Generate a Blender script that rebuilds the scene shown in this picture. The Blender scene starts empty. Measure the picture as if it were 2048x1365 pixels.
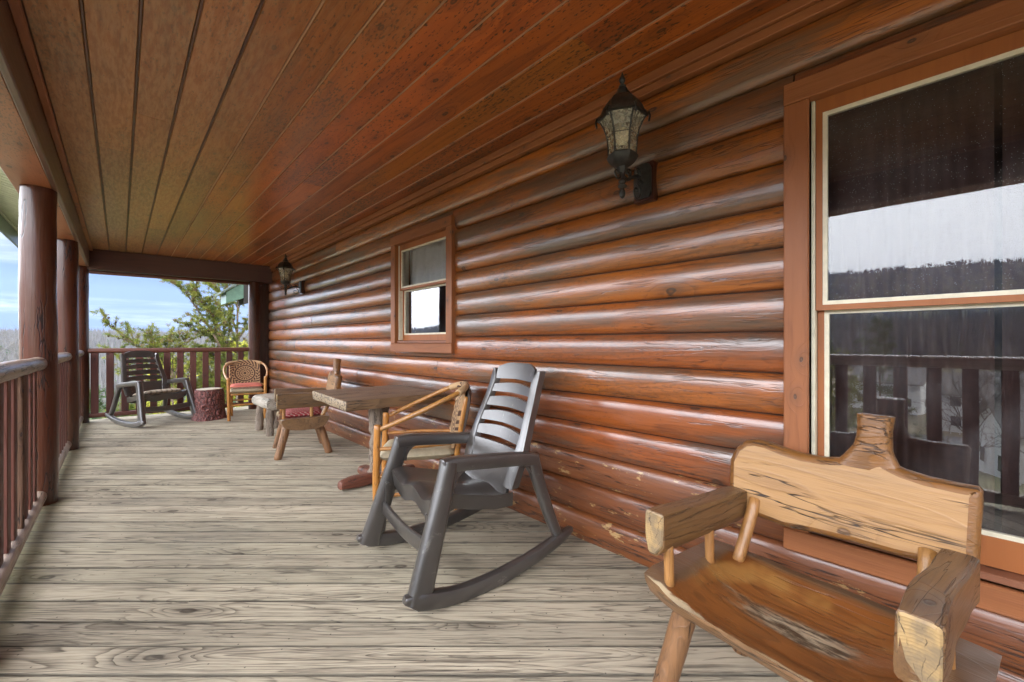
import bpy, bmesh, math, random
import numpy as np
from mathutils import Vector, Matrix, noise
random.seed(7); np.random.seed(7)
R = math.radians
scn = bpy.context.scene
C = scn.collection

# ------------------------------------------------------------------ camera
EYE = 1.22
PHI = math.atan(784 / 820)
cam = bpy.data.cameras.new('camera')
camo = bpy.data.objects.new('camera', cam); C.objects.link(camo)
camo.location = (0, 0, EYE)
camo.rotation_euler = (R(90), 0, -PHI)
cam.sensor_width = 36; cam.lens = 36 * 820 / 2048
cam.shift_y = 3.5 / 2048
cam.clip_start = 0.05; cam.clip_end = 20000
scn.camera = camo

# ------------------------------------------------------------------ nodes dsl
class G:
    def __init__(s, nt): s.nt = nt
    def n(s, typ, props=None, **ins):
        nd = s.nt.nodes.new(typ)
        for k, v in (props or {}).items(): setattr(nd, k, v)
        for k, v in ins.items():
            key = int(k[1:]) if k[0] == 'i' and k[1:].isdigit() else k.replace('_', ' ')
            sock = nd.inputs[key]
            if isinstance(v, bpy.types.NodeSocket): s.nt.links.new(v, sock)
            elif isinstance(v, bpy.types.Node): s.nt.links.new(v.outputs[0], sock)
            else: sock.default_value = v
        return nd
    def m(s, op, a, b=0.0, c=0.0, clamp=False):
        nd = s.n('ShaderNodeMath', {'operation': op, 'use_clamp': clamp}, i0=a)
        for i, v in ((1, b), (2, c)):
            if isinstance(v, (bpy.types.NodeSocket,)): s.nt.links.new(v, nd.inputs[i])
            else: nd.inputs[i].default_value = v
        return nd.outputs[0]
    def v(s, op, a, b=(0, 0, 0)):
        return s.n('ShaderNodeVectorMath', {'operation': op}, i0=a, i1=b).outputs[0]
    def mix(s, f, a, b, mode='MIX'):
        nd = s.nt.nodes.new('ShaderNodeMix'); nd.data_type = 'RGBA'; nd.blend_type = mode
        for i, v in ((0, f), (6, a), (7, b)):
            if isinstance(v, bpy.types.NodeSocket): s.nt.links.new(v, nd.inputs[i])
            else: nd.inputs[i].default_value = (v if i == 0 else (tuple(v) + (1,))[:4])
        return nd.outputs[2]
    def rng(s, x, a, b, c=0.0, d=1.0):
        return s.n('ShaderNodeMapRange', {'interpolation_type': 'SMOOTHSTEP'}, i0=x, i1=a, i2=b, i3=c, i4=d).outputs[0]
    def noise(s, vec, scale=1.0, detail=3.0, rough=.5, dist=0.0):
        return s.n('ShaderNodeTexNoise', None, Vector=vec, Scale=scale, Detail=detail, Roughness=rough, Distortion=dist).outputs[0]

def newmat(name):
    m = bpy.data.materials.new(name); m.use_nodes = True
    nt = m.node_tree
    bs = [n for n in nt.nodes if n.type == 'BSDF_PRINCIPLED'][0]
    return m, G(nt), bs

# ------------------------------------------------------------------ world and sun
SUN_AZ, SUN_EL = 145.0, 42.0
w = bpy.data.worlds.new('World'); scn.world = w; w.use_nodes = True
wt = w.node_tree; g = G(wt)
bg = [n for n in wt.nodes if n.type == 'BACKGROUND'][0]
sky = g.n('ShaderNodeTexSky', {'sky_type': 'NISHITA', 'sun_disc': False, 'sun_elevation': R(SUN_EL), 'sun_rotation': R(SUN_AZ), 'altitude': 400.0, 'air_density': 1.0, 'dust_density': 0.6, 'ozone_density': 2.0})
geo = g.n('ShaderNodeTexCoord').outputs['Generated']
sx = g.n('ShaderNodeSeparateXYZ', None, i0=geo)
dx, dy, dz = sx.outputs
den = g.m('ADD', g.m('MAXIMUM', dz, 0.0), 0.10)
cx = g.m('DIVIDE', dx, den); cy = g.m('DIVIDE', dy, den)
cv = g.n('ShaderNodeCombineXYZ', None, i0=cx, i1=cy).outputs[0]
cl = g.noise(g.v('MULTIPLY', cv, (0.55, 1.1, 1)), 1.0, 7.0, .58, .4)
cl2 = g.noise(cv, 2.4, 6.0, .6, .2)
cover = g.rng(g.m('MULTIPLY', dx, -1.0), 0.16, 0.50)          # cloud bank over the valley side
cover = g.m('ADD', cover, g.rng(dz, .10, .20, 0.0, .35))
thin = g.rng(g.m('ADD', cl, g.m('MULTIPLY', cover, .45)), .44, .70)
thin = g.m('MULTIPLY', thin, g.rng(g.m('ADD', cl2, cover), .20, .62))
bank = g.rng(g.m('ADD', g.m('MULTIPLY', cl, .5), cover), .75, 1.25)
cm = g.m('MAXIMUM', g.m('MULTIPLY', thin, .75), bank, clamp=True)
hz = g.rng(dz, .0, .16, .55, 0.0)                             # milky air at the horizon
SKY_K = 0.023
blue = g.v('MULTIPLY', g.mix(1.0, sky.outputs[0], (.60, .80, 1.36, 1), 'MULTIPLY'), (SKY_K,) * 3)
col = g.mix(hz, blue, (.06, .12, .28))
col = g.mix(cm, col, g.mix(g.rng(g.m('MULTIPLY', dx, -1.0), .1, .6), (.36, .39, .44), (4.4, 4.55, 4.8)))
wt.links.new(col, bg.inputs[0]); bg.inputs[1].default_value = 1.0
sun = bpy.data.lights.new('sun', 'SUN'); sun.energy = 2.4; sun.angle = R(0.6); sun.color = (1, .94, .85)
suno = bpy.data.objects.new('sun', sun); C.objects.link(suno)
az, el = R(SUN_AZ), R(SUN_EL)
sd = Vector((math.sin(az) * math.cos(el), math.cos(az) * math.cos(el), math.sin(el)))
suno.rotation_euler = sd.to_track_quat('Z', 'Y').to_euler()
suno.location = (0, 0, 30)
scn.view_settings.view_transform = 'Standard'; scn.view_settings.look = 'None'
scn.view_settings.exposure = 1.42; scn.view_settings.gamma = 1.0
scn.render.engine = 'CYCLES'
scn.cycles.max_bounces = 8; scn.cycles.diffuse_bounces = 5; scn.cycles.glossy_bounces = 4
scn.cycles.transparent_max_bounces = 16
scn.cycles.use_denoising = True
scn.cycles.denoising_prefilter = 'ACCURATE'
scn.cycles.sample_clamp_indirect = 8.0

# ------------------------------------------------------------------ materials
def wood(name, light, dark, knot=None, axis='x', rings=9.0, ringamt=.55, fine=.35, rough=.55, coat=0.0, coatr=.25,
         bump=.35, stretch=(.55, 6, 6), knots=(1.0, 4.0), mildew=0.0, wear=None, wearamt=.0, vary=.22, spec=.5, extra=None, kinf_amt=1.6, cracks=0.0, crackf=30, grey=0.0):
    m, g, bs = newmat(name)
    tc = g.n('ShaderNodeTexCoord').outputs['Object']
    s = g.n('ShaderNodeSeparateXYZ', None, i0=tc).outputs
    order = {'x': (0, 1, 2), 'y': (1, 0, 2), 'z': (2, 0, 1)}[axis]
    p0 = g.n('ShaderNodeCombineXYZ', None, i0=s[order[0]], i1=s[order[1]], i2=s[order[2]]).outputs[0]
    rnd = g.n('ShaderNodeObjectInfo').outputs['Random']
    off = g.n('ShaderNodeCombineXYZ', None, i0=g.m('MULTIPLY', rnd, 61.0), i1=g.m('MULTIPLY', rnd, 37.0), i2=g.m('MULTIPLY', rnd, 23.0)).outputs[0]
    p = g.v('ADD', p0, off)
    wv = g.n('ShaderNodeTexNoise', None, Vector=g.v('MULTIPLY', p, (1.6, 3, 3)), Scale=1.0, Detail=2.0)
    pw = g.v('ADD', p, g.v('MULTIPLY', g.v('SUBTRACT', wv.outputs['Color'], (.5, .5, .5)), (.10, .035, .035)))
    spw = g.n('ShaderNodeSeparateXYZ', None, i0=pw).outputs
    vo = g.n('ShaderNodeTexVoronoi', {'feature': 'F1', 'voronoi_dimensions': '2D'}, Vector=g.n('ShaderNodeCombineXYZ', None, i0=g.m('MULTIPLY', spw[0], knots[0] * 2.2), i1=g.m('MULTIPLY', g.m('ADD', spw[1], spw[2]), knots[1]), i2=g.m('MULTIPLY', rnd, 50.0)), Scale=1.0)
    kd = vo.outputs['Distance']
    kpick = g.m('GREATER_THAN', g.n('ShaderNodeSeparateColor', None, i0=vo.outputs['Color']).outputs[0], .62)
    kmask = g.m('MULTIPLY', g.m('SUBTRACT', g.rng(g.m('ADD', kd, g.m('MULTIPLY', g.noise(g.v('MULTIPLY', p, (20, 40, 40)), 1.0, 2.0, .6), .03)), .06, .085, 1, 0), g.m('MULTIPLY', g.rng(kd, .0, .045, 1, 0), .45)), kpick)
    kin = g.m('MULTIPLY', g.rng(kd, .03, .42, 1, 0), kpick)
    fld = g.m('MULTIPLY', g.noise(g.v('MULTIPLY', pw, stretch), 1.0, 1.5, .45), rings)
    fld = g.m('ADD', fld, g.m('MULTIPLY', kin, kinf_amt))
    fr = g.m('FRACT', fld)
    ring = g.m('POWER', fr, 2.8)
    ring = g.m('MULTIPLY', ring, g.rng(fr, .90, 1.0, 1, 0))
    fib = g.noise(g.v('MULTIPLY', p, (7, 150, 150)), 1.0, 3.0, .6)
    fib2 = g.noise(g.v('MULTIPLY', p, (1.3, 46, 46)), 1.0, 4.0, .65)
    tone = g.noise(g.v('MULTIPLY', p, (.9, 3.5, 3.5)), 1.0, 3.0, .55)
    f = g.m('ADD', g.m('MULTIPLY', ring, ringamt), g.m('MULTIPLY', g.m('ADD', g.m('MULTIPLY', g.m('SUBTRACT', fib, .5), 2.2), g.m('MULTIPLY', g.m('SUBTRACT', fib2, .5), 2.4)), fine))
    f = g.m('ADD', f, g.m('MULTIPLY', g.m('SUBTRACT', tone, .48), 1.1), clamp=True)
    col = g.mix(f, light, dark)
    kc = knot or tuple(c * .35 for c in dark)
    col = g.mix(g.m('MULTIPLY', kin, .28), col, kc)
    col = g.mix(g.m('MULTIPLY', kmask, .85), col, kc)
    if mildew > 0:
        md = g.noise(g.v('MULTIPLY', p, (30, 85, 85)), 1.0, 3.0, .62)
        mp = g.noise(g.v('MULTIPLY', p, (.7, 1.4, 1.4)), 1.0, 3.0, .5)
        mk = g.rng(g.m('ADD', md, g.m('MULTIPLY', g.m('SUBTRACT', mp, .5), .42)), .56, .66)
        col = g.mix(g.m('MULTIPLY', mk, mildew), col, (.028, .018, .010))
        gr = g.rng(mp, .42, .70)
        col = g.mix(g.m('MULTIPLY', gr, .35 * mildew), col, (.13, .085, .04))
    if cracks > 0:
        ck = g.noise(g.v('MULTIPLY', pw, (1.7, crackf, crackf)), 1.0, 3.0, .55)
        ckp = g.noise(g.v('MULTIPLY', p, (2.0, 7, 7)), 1.0, 1.0, .5)
        ckm = g.m('MULTIPLY', g.rng(g.m('ABSOLUTE', g.m('SUBTRACT', ck, .5)), .002, .022, 1, 0), g.rng(ckp, .46, .56))
        col = g.mix(g.m('MULTIPLY', ckm, cracks), col, tuple(c * .12 for c in dark))
    if grey > 0:
        gn = g.noise(g.v('MULTIPLY', p, (.8, 5, 5)), 1.0, 5.0, .65)
        col = g.mix(g.rng(gn, .43, .64, 0, grey), col, (.095, .064, .042))
    if wear:
        wn = g.noise(g.v('MULTIPLY', p, (8, 20, 20)), 1.0, 5.0, .68)
        wm = g.rng(wn, .64 - wearamt, .70 - wearamt)
        col = g.mix(wm, col, wear)
    hs = g.n('ShaderNodeHueSaturation', None, Color=col, Hue=g.m('ADD', .5, g.m('MULTIPLY', g.m('SUBTRACT', g.m('FRACT', g.m('MULTIPLY', rnd, 7.31)), .5), vary * .06)), Value=g.m('ADD', 1 - vary, g.m('MULTIPLY', rnd, 2 * vary)))
    col = hs.outputs[0]
    if extra: col = extra(g, col)
    g.nt.links.new(col, bs.inputs['Base Color'])
    g.nt.links.new(g.m('ADD', rough - .08, g.m('MULTIPLY', g.m('ADD', fib2, tone), .10)), bs.inputs['Roughness'])
    bs.inputs['Specular IOR Level'].default_value = spec
    bs.inputs['Coat Weight'].default_value = coat
    bs.inputs['Coat Roughness'].default_value = coatr; bs.inputs['Coat IOR'].default_value = 1.5 if coat < .95 else 1.68
    h = g.m('ADD', g.m('MULTIPLY', ring, .5), g.m('ADD', g.m('MULTIPLY', fib, .55), g.m('MULTIPLY', fib2, .6)))
    h = g.m('SUBTRACT', h, g.m('MULTIPLY', kmask, .8))
    if cracks > 0: h = g.m('SUBTRACT', h, g.m('MULTIPLY', ckm, 2.0))
    bp = g.n('ShaderNodeBump', None, Strength=bump, Distance=.004, Height=h)
    g.nt.links.new(bp.outputs[0], bs.inputs['Normal'])
    if coat > 0:
        bp2 = g.n('ShaderNodeBump', None, Strength=bump * .28, Distance=.003, Height=h)
        g.nt.links.new(bp2.outputs[0], bs.inputs['Coat Normal'])
    return m

def plain(name, col, rough=.5, metal=0.0, nscale=30.0, namt=.25, bump=.1, coat=0.0, spec=.5, bscale=None):
    m, g, bs = newmat(name)
    tc = g.n('ShaderNodeTexCoord').outputs['Object']
    n = g.noise(tc, nscale, 5.0, .6)
    c = g.mix(g.rng(n, .3, .7), tuple(x * (1 - namt) for x in col), tuple(min(1, x * (1 + namt)) for x in col))
    g.nt.links.new(c, bs.inputs['Base Color'])
    bs.inputs['Metallic'].default_value = metal
    g.nt.links.new(g.m('ADD', rough - .06, g.m('MULTIPLY', n, .12)), bs.inputs['Roughness'])
    bs.inputs['Coat Weight'].default_value = coat
    bs.inputs['Specular IOR Level'].default_value = spec
    if bump:
        b = g.n('ShaderNodeBump', None, Strength=bump, Distance=.003, Height=g.noise(tc, bscale or nscale * 3, 4.0, .6))
        g.nt.links.new(b.outputs[0], bs.inputs['Normal'])
    return m

def moss(g, col):
    pos = g.n('ShaderNodeNewGeometry').outputs['Position']
    s = g.n('ShaderNodeSeparateXYZ', None, i0=pos).outputs
    n = g.noise(pos, 5.0, 4.0, .6)
    mk = g.rng(g.m('ADD', s[0], g.m('MULTIPLY', g.m('SUBTRACT', n, .5), .22)), -.40, -.24, 1, 0)
    col = g.mix(g.m('MULTIPLY', mk, .6), col, (.16, .15, .06))
    n2 = g.noise(pos, .9, 4.0, .6)
    oy = g.n('ShaderNodeSeparateXYZ', None, i0=g.n('ShaderNodeTexCoord').outputs['Object']).outputs[1]
    dirt = g.rng(g.m('ADD', g.m('ABSOLUTE', oy), g.m('MULTIPLY', g.m('SUBTRACT', n, .5), .008)), .0625, .0675)
    col = g.mix(g.m('MULTIPLY', dirt, .68), col, (.04, .032, .024))
    nv = g.n('ShaderNodeTexVoronoi', {'voronoi_dimensions': '2D'}, Vector=pos, Scale=6.5).outputs['Distance']
    col = g.mix(g.m('MULTIPLY', g.rng(nv, .012, .03, 1, 0), .8), col, (.03, .025, .02))
    return g.mix(g.rng(n2, .42, .68, 0, .30), col, (.22, .20, .165))

M = {}
M['deck'] = wood('weathered_deck_wood', (.49, .425, .315), (.095, .077, .056), knot=(.055, .042, .03), rings=19, ringamt=.82, fine=.76, rough=.68,
                 bump=.6, stretch=(.50, 9, 9), knots=(.7, 3.6), vary=.16, extra=moss, kinf_amt=3.0, cracks=.55, crackf=44, spec=.25)
M['log'] = wood('stained_log_wood', (.32, .086, .013), (.085, .021, .005), knot=(.035, .018, .012), rings=10, ringamt=.5, fine=.62, rough=.42, coat=1.0, coatr=.22, spec=.15, grey=.8,
                bump=.55, stretch=(.4, 5, 5), knots=(1.0, 5.0), vary=.24, mildew=.3, cracks=.55)
M['log_worn'] = wood('worn_log_wood', (.20, .060, .017), (.045, .015, .009), knot=(.05, .025, .018), rings=9, ringamt=.4, fine=.5, rough=.42, coat=.8, coatr=.2,
                     bump=.7, stretch=(.4, 5, 5), knots=(1.0, 5.0), vary=.12, wear=(.42, .25, .10), wearamt=.04, cracks=.8)
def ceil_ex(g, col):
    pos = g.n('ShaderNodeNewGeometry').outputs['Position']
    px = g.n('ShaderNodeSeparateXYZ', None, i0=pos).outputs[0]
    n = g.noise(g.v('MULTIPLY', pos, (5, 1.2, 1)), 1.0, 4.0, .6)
    k = g.rng(g.m('ADD', px, g.m('MULTIPLY', g.m('SUBTRACT', n, .5), 1.2)), .1, 1.3, .62, .0)  # tan mix towards the open edge paints in the sky's sheen on the boards
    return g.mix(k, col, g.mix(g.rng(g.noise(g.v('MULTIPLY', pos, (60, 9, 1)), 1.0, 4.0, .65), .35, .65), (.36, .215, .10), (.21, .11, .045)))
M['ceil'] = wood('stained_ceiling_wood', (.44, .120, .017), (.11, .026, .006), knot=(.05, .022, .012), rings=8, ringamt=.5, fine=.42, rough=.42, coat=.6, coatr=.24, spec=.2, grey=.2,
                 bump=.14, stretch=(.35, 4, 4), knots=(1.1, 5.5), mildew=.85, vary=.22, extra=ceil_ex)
M['bead'] = wood('bare_tongue_wood', (.44, .25, .14), (.28, .14, .07), axis='y', rings=3, ringamt=.2, fine=.3, rough=.5, bump=.1, vary=.05)
M['casing'] = wood('rough_sawn_casing', (.29, .098, .028), (.15, .042, .011), knot=(.05, .03, .02), axis='z', rings=6, ringamt=.3, fine=.3, rough=.6, bump=.5, knots=(2.2, 9), vary=.06, coat=.12)
M['casingy'] = wood('rough_sawn_casing_flat', (.29, .098, .028), (.15, .042, .011), knot=(.05, .03, .02), axis='y', rings=6, ringamt=.3, fine=.3, rough=.6, bump=.5, knots=(2.2, 9), vary=.06, coat=.12)
M['sash'] = wood('sash_wood', (.34, .11, .025), (.18, .05, .013), axis='z', rings=4, ringamt=.2, fine=.2, rough=.5, bump=.15, vary=.05)
M['sashy'] = wood('sash_wood_flat', (.26, .10, .05), (.15, .055, .03), axis='y', rings=4, ringamt=.2, fine=.2, rough=.5, bump=.15, vary=.05)
M['post'] = wood('stained_post_wood', (.066, .018, .008), (.018, .006, .004), knot=(.03, .012, .01), axis='z', rings=6, ringamt=.3, fine=.35, rough=.42, coat=.6, coatr=.2, spec=.15, grey=.3, crackf=14,
                 bump=.55, stretch=(.3, 8, 8), knots=(.9, 6), vary=.06, cracks=.9)
M['beam'] = wood('stained_beam_wood', (.085, .028, .013), (.035, .011, .007), axis='y', rings=6, ringamt=.3, fine=.35, rough=.45, coat=.3, bump=.3, knots=(1, 5), vary=.1, mildew=.4)
M['beamx'] = wood('stained_beam_wood_across', (.075, .022, .012), (.03, .009, .006), axis='x', rings=6, ringamt=.3, fine=.35, rough=.45, coat=.3, bump=.3, knots=(1, 5), vary=.05)
M['beamboard'] = wood('beam_soffit_board', (.30, .10, .035), (.15, .045, .016), axis='y', rings=6, ringamt=.3, fine=.25, rough=.45, coat=.25, bump=.2, knots=(1, 5), mildew=.6, vary=.05)
M['rail'] = wood('worn_rail_wood', (.36, .27, .21), (.11, .06, .045), axis='y', rings=8, ringamt=.5, fine=.6, rough=.38, coat=.5, bump=.8, stretch=(.4, 8, 8), knots=(1, 7), vary=.08, cracks=.9)
M['railx'] = wood('stained_rail_wood', (.12, .035, .02), (.05, .014, .01), axis='x', rings=6, ringamt=.3, fine=.3, rough=.5, coat=.2, bump=.4, knots=(1, 7), vary=.05)
M['baluster'] = wood('rough_baluster_wood', (.095, .024, .014), (.04, .011, .008), axis='z', rings=6, ringamt=.3, fine=.5, rough=.6, bump=.6, knots=(2, 9), vary=.14, coat=.08)
M['oldbaluster'] = wood('weathered_baluster_wood', (.13, .065, .035), (.04, .022, .015), axis='z', rings=8, ringamt=.5, fine=.6, rough=.75, bump=1.0, knots=(2, 9), vary=.1, cracks=.9)
M['carved'] = wood('carved_varnished_wood', (.40, .155, .038), (.15, .050, .014), knot=(.05, .025, .012), axis='y', rings=11, ringamt=.5, fine=.40, rough=.36, coat=.5, coatr=.22,
                   bump=.45, stretch=(.9, 8, 8), knots=(1.6, 5), vary=.08, cracks=.5)
M['carvedout'] = wood('carved_outer_wood', (.22, .115, .048), (.085, .043, .02), axis='y', rings=10, ringamt=.5, fine=.5, rough=.5, coat=.25, bump=.7, stretch=(.9, 8, 8), knots=(1.6, 5), vary=.08, cracks=.6, wear=(.45, .33, .18), wearamt=-.03)
M['slab'] = wood('sawn_slab_face', (.36, .190, .068), (.15, .066, .024), knot=(.12, .06, .03), axis='y', rings=9, ringamt=.35, fine=.5, rough=.5, coat=.25, bump=.6, stretch=(.8, 5, 5), knots=(1.4, 5), vary=.04, cracks=1.0, crackf=24, grey=.25)
M['bark'] = wood('bark_edge_wood', (.20, .080, .017), (.045, .019, .007), axis='y', rings=7, ringamt=.4, fine=.5, rough=.42, coat=.4, bump=.9, stretch=(2, 6, 6), knots=(2, 5), vary=.05, cracks=.6)
M['armwood'] = wood('arm_wood', (.155, .080, .030), (.055, .026, .012), axis='x', rings=9, ringamt=.45, fine=.5, rough=.42, coat=.35, bump=.7, stretch=(1, 8, 8), knots=(1.6, 6), vary=.12, wear=(.34, .24, .12), wearamt=-.035, cracks=.5)
M['legwood'] = wood('leg_wood', (.24, .115, .045), (.08, .038, .017), axis='z', rings=8, ringamt=.45, fine=.5, rough=.5, coat=.25, bump=.8, stretch=(1, 10, 10), knots=(2, 8), vary=.12, cracks=.8)
M['pegwood'] = wood('peg_wood', (.36, .17, .05), (.14, .055, .018), axis='z', rings=6, ringamt=.4, fine=.5, rough=.45, coat=.3, bump=.5, stretch=(1, 16, 16), knots=(4, 16), vary=.1)
def table_ex(g, col):
    tc = g.n('ShaderNodeTexCoord').outputs['Object']
    xx = g.n('ShaderNodeSeparateXYZ', None, i0=tc).outputs[0]
    n = g.noise(g.v('MULTIPLY', tc, (20, 30, 60)), 1.0, 4.0, .7)
    e = g.rng(g.m('ADD', g.m('MULTIPLY', xx, -1.0), g.m('MULTIPLY', g.m('SUBTRACT', n, .5), .006)), .406, .411)
    return g.mix(g.m('MULTIPLY', e, .9), col, g.mix(g.rng(n, .45, .6), (.36, .27, .17), (.06, .04, .025)))
M['table'] = wood('weathered_table_top', (.18, .105, .052), (.05, .029, .016), axis='x', rings=12, ringamt=.55, fine=.6, rough=.5, coat=.15, bump=.7, stretch=(.6, 8, 8), knots=(1.2, 5), vary=.05, cracks=.9, extra=table_ex)
M['tableleg'] = wood('grey_log_leg', (.26, .20, .15), (.07, .05, .035), axis='z', rings=8, ringamt=.5, fine=.7, rough=.7, bump=1.0, stretch=(.8, 14, 14), knots=(2, 9), vary=.1, cracks=1.0)
M['grey'] = wood('grey_bench_wood', (.42, .37, .30), (.14, .11, .08), axis='y', rings=9, ringamt=.5, fine=.6, rough=.65, bump=.9, stretch=(.7, 9, 9), knots=(2, 7), vary=.1, cracks=1.0)
M['redfoot'] = wood('red_brown_foot_wood', (.17, .055, .028), (.055, .018, .012), axis='x', rings=7, ringamt=.5, fine=.5, rough=.5, coat=.2, bump=1.0, stretch=(1, 9, 9), knots=(2, 8), vary=.1, cracks=.8)
M['hick'] = wood('hickory_pole', (.46, .19, .035), (.19, .065, .013), knot=(.12, .05, .02), axis='z', rings=5, ringamt=.4, fine=.5, rough=.38, coat=.45, bump=.6, stretch=(2, 22, 22), knots=(5, 22), vary=.10, mildew=.35)
M['hickx'] = wood('hickory_rail', (.46, .20, .045), (.20, .075, .018), knot=(.12, .05, .02), axis='x', rings=5, ringamt=.4, fine=.5, rough=.38, coat=.45, bump=.6, stretch=(2, 22, 22), knots=(5, 22), vary=.10, mildew=.3)
M['stumptop'] = wood('stump_top_wood', (.66, .58, .46), (.40, .32, .24), axis='z', rings=6, ringamt=.4, fine=.3, rough=.7, bump=.3, vary=.03, knots=(.1, .1))
M['iron'] = plain('black_cast_iron', (.022, .021, .018), .42, 0.0, 40, .5, .25)
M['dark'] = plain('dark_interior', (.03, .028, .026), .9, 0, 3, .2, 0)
M['under'] = plain('dark_joists', (.05, .04, .03), .9, 0, 8, .3, .2)
M['sheath'] = plain('log_backing', (.04, .018, .01), .9, 0, 8, .3, 0)
M['cream'] = plain('cream_vinyl', (.72, .66, .50), .45, 0, 25, .08, .03)
M['green'] = plain('green_painted_metal', (.085, .15, .115), .35, 0, 12, .15, .04)
M['greenv'] = plain('pale_green_vinyl', (.48, .53, .40), .4, 0, 12, .12, .03)
M['shingle'] = plain('dark_shingles', (.06, .08, .07), .85, 0, 14, .35, .5)
M['beige'] = plain('beige_leather', (.44, .37, .25), .5, 0, 26, .10, .15)
M['blackback'] = plain('brown_leather_back', (.06, .04, .03), .5, 0, 26, .15, .15)

def resin():
    m, g, bs = newmat('brown_resin')
    tc = g.n('ShaderNodeTexCoord').outputs['Object']
    n = g.noise(tc, 3.2, 3.0, .55); n2 = g.noise(g.v('MULTIPLY', tc, (40, 40, 6)), 1.0, 4.0, .6)
    c = g.mix(g.rng(n, .35, .68), (.036, .031, .028), (.058, .050, .045))
    sc = g.rng(g.noise(g.v('MULTIPLY', tc, (9, 30, 14)), 1.0, 6.0, .7), .62, .70, 0, .40)
    c = g.mix(sc, c, (.26, .24, .22))
    g.nt.links.new(c, bs.inputs['Base Color'])
    g.nt.links.new(g.m('ADD', .27, g.m('MULTIPLY', n, .05)), bs.inputs['Roughness'])
    bs.inputs['Specular IOR Level'].default_value = .8; bs.inputs['Coat Weight'].default_value = .8; bs.inputs['Coat Roughness'].default_value = .28
    b = g.n('ShaderNodeBump', None, Strength=.10, Distance=.01, Height=g.noise(tc, 14.0, 4.0, .5))
    g.nt.links.new(b.outputs[0], bs.inputs['Normal'])
    return m
M['resin'] = resin()

def glassmat(name, ior=1.75, tint=(1, 1, 1), dirt=0.0, rough=.0, wav=.02):
    m, g, bs = newmat(name)
    nt = g.nt; out = [n for n in nt.nodes if n.type == 'OUTPUT_MATERIAL'][0]
    nt.nodes.remove(bs)
    tc = g.n('ShaderNodeTexCoord').outputs['Object']
    bp = g.n('ShaderNodeBump', None, Strength=wav, Distance=.02, Height=g.noise(tc, 2.2, 1.0, .5))
    fr = g.n('ShaderNodeFresnel', None, IOR=ior, Normal=bp.outputs[0]).outputs[0]
    gl = g.n('ShaderNodeBsdfGlossy', None, Color=(1, 1, 1, 1), Roughness=rough, Normal=bp.outputs[0])
    tr = g.n('ShaderNodeBsdfTransparent', None, Color=tuple(tint) + (1,))
    mx = g.n('ShaderNodeMixShader', None, i0=fr, i1=tr.outputs[0], i2=gl.outputs[0])
    res = mx.outputs[0]
    if dirt:
        v = g.n('ShaderNodeTexVoronoi', None, Vector=tc, Scale=190.0)
        pk = g.n('ShaderNodeSeparateColor', None, i0=v.outputs['Color']).outputs[0]
        n = g.noise(tc, 5.0, 3.0, .6)
        z = g.n('ShaderNodeSeparateXYZ', None, i0=tc).outputs[2]
        dm = g.m('MULTIPLY', g.rng(v.outputs['Distance'], .10, .22, 1, 0), g.m('GREATER_THAN', g.m('ADD', pk, g.m('MULTIPLY', n, .5)), 1.16))
        film = g.m('MULTIPLY', g.rng(n, .35, .75), .025)
        df = g.n('ShaderNodeBsdfDiffuse', None, Color=(.8, .8, .82, 1))
        m2 = g.n('ShaderNodeMixShader', None, i0=g.m('ADD', g.m('MULTIPLY', dm, dirt), film), i1=res, i2=df.outputs[0])
        res = m2.outputs[0]
    nt.links.new(res, out.inputs[0])
    return m
M['glass'] = glassmat('window_glass', 2.15, (.93, .94, .96), .12, 0, .015)
M['glass_up'] = glassmat('upper_window_glass', 1.74, (.97, .98, .99), .5, 0, .01)
def lampglass():
    m, g, bs = newmat('rippled_lamp_glass')
    nt = g.nt; out = [n for n in nt.nodes if n.type == 'OUTPUT_MATERIAL'][0]
    tc = g.n('ShaderNodeTexCoord').outputs['Object']
    n = g.noise(tc, 60.0, 4.0, .6)
    bp = g.n('ShaderNodeBump', None, Strength=.5, Distance=.004, Height=n)
    bs.inputs['Base Color'].default_value = (.78, .74, .58, 1); bs.inputs['Roughness'].default_value = .25
    bs.inputs['Specular IOR Level'].default_value = .8
    nt.links.new(bp.outputs[0], bs.inputs['Normal'])
    tr = g.n('ShaderNodeBsdfTransparent', None, Color=(.85, .82, .70, 1))
    mx = g.n('ShaderNodeMixShader', None, i0=g.rng(n, .3, .7, .18, .42), i1=tr.outputs[0], i2=bs.outputs[0])
    nt.links.new(mx.outputs[0], out.inputs[0]); return m
M['lampglass'] = lampglass()
M['bulb'] = plain('frosted_bulb', (.80, .78, .66), .35, 0, 10, .03, 0)

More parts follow.
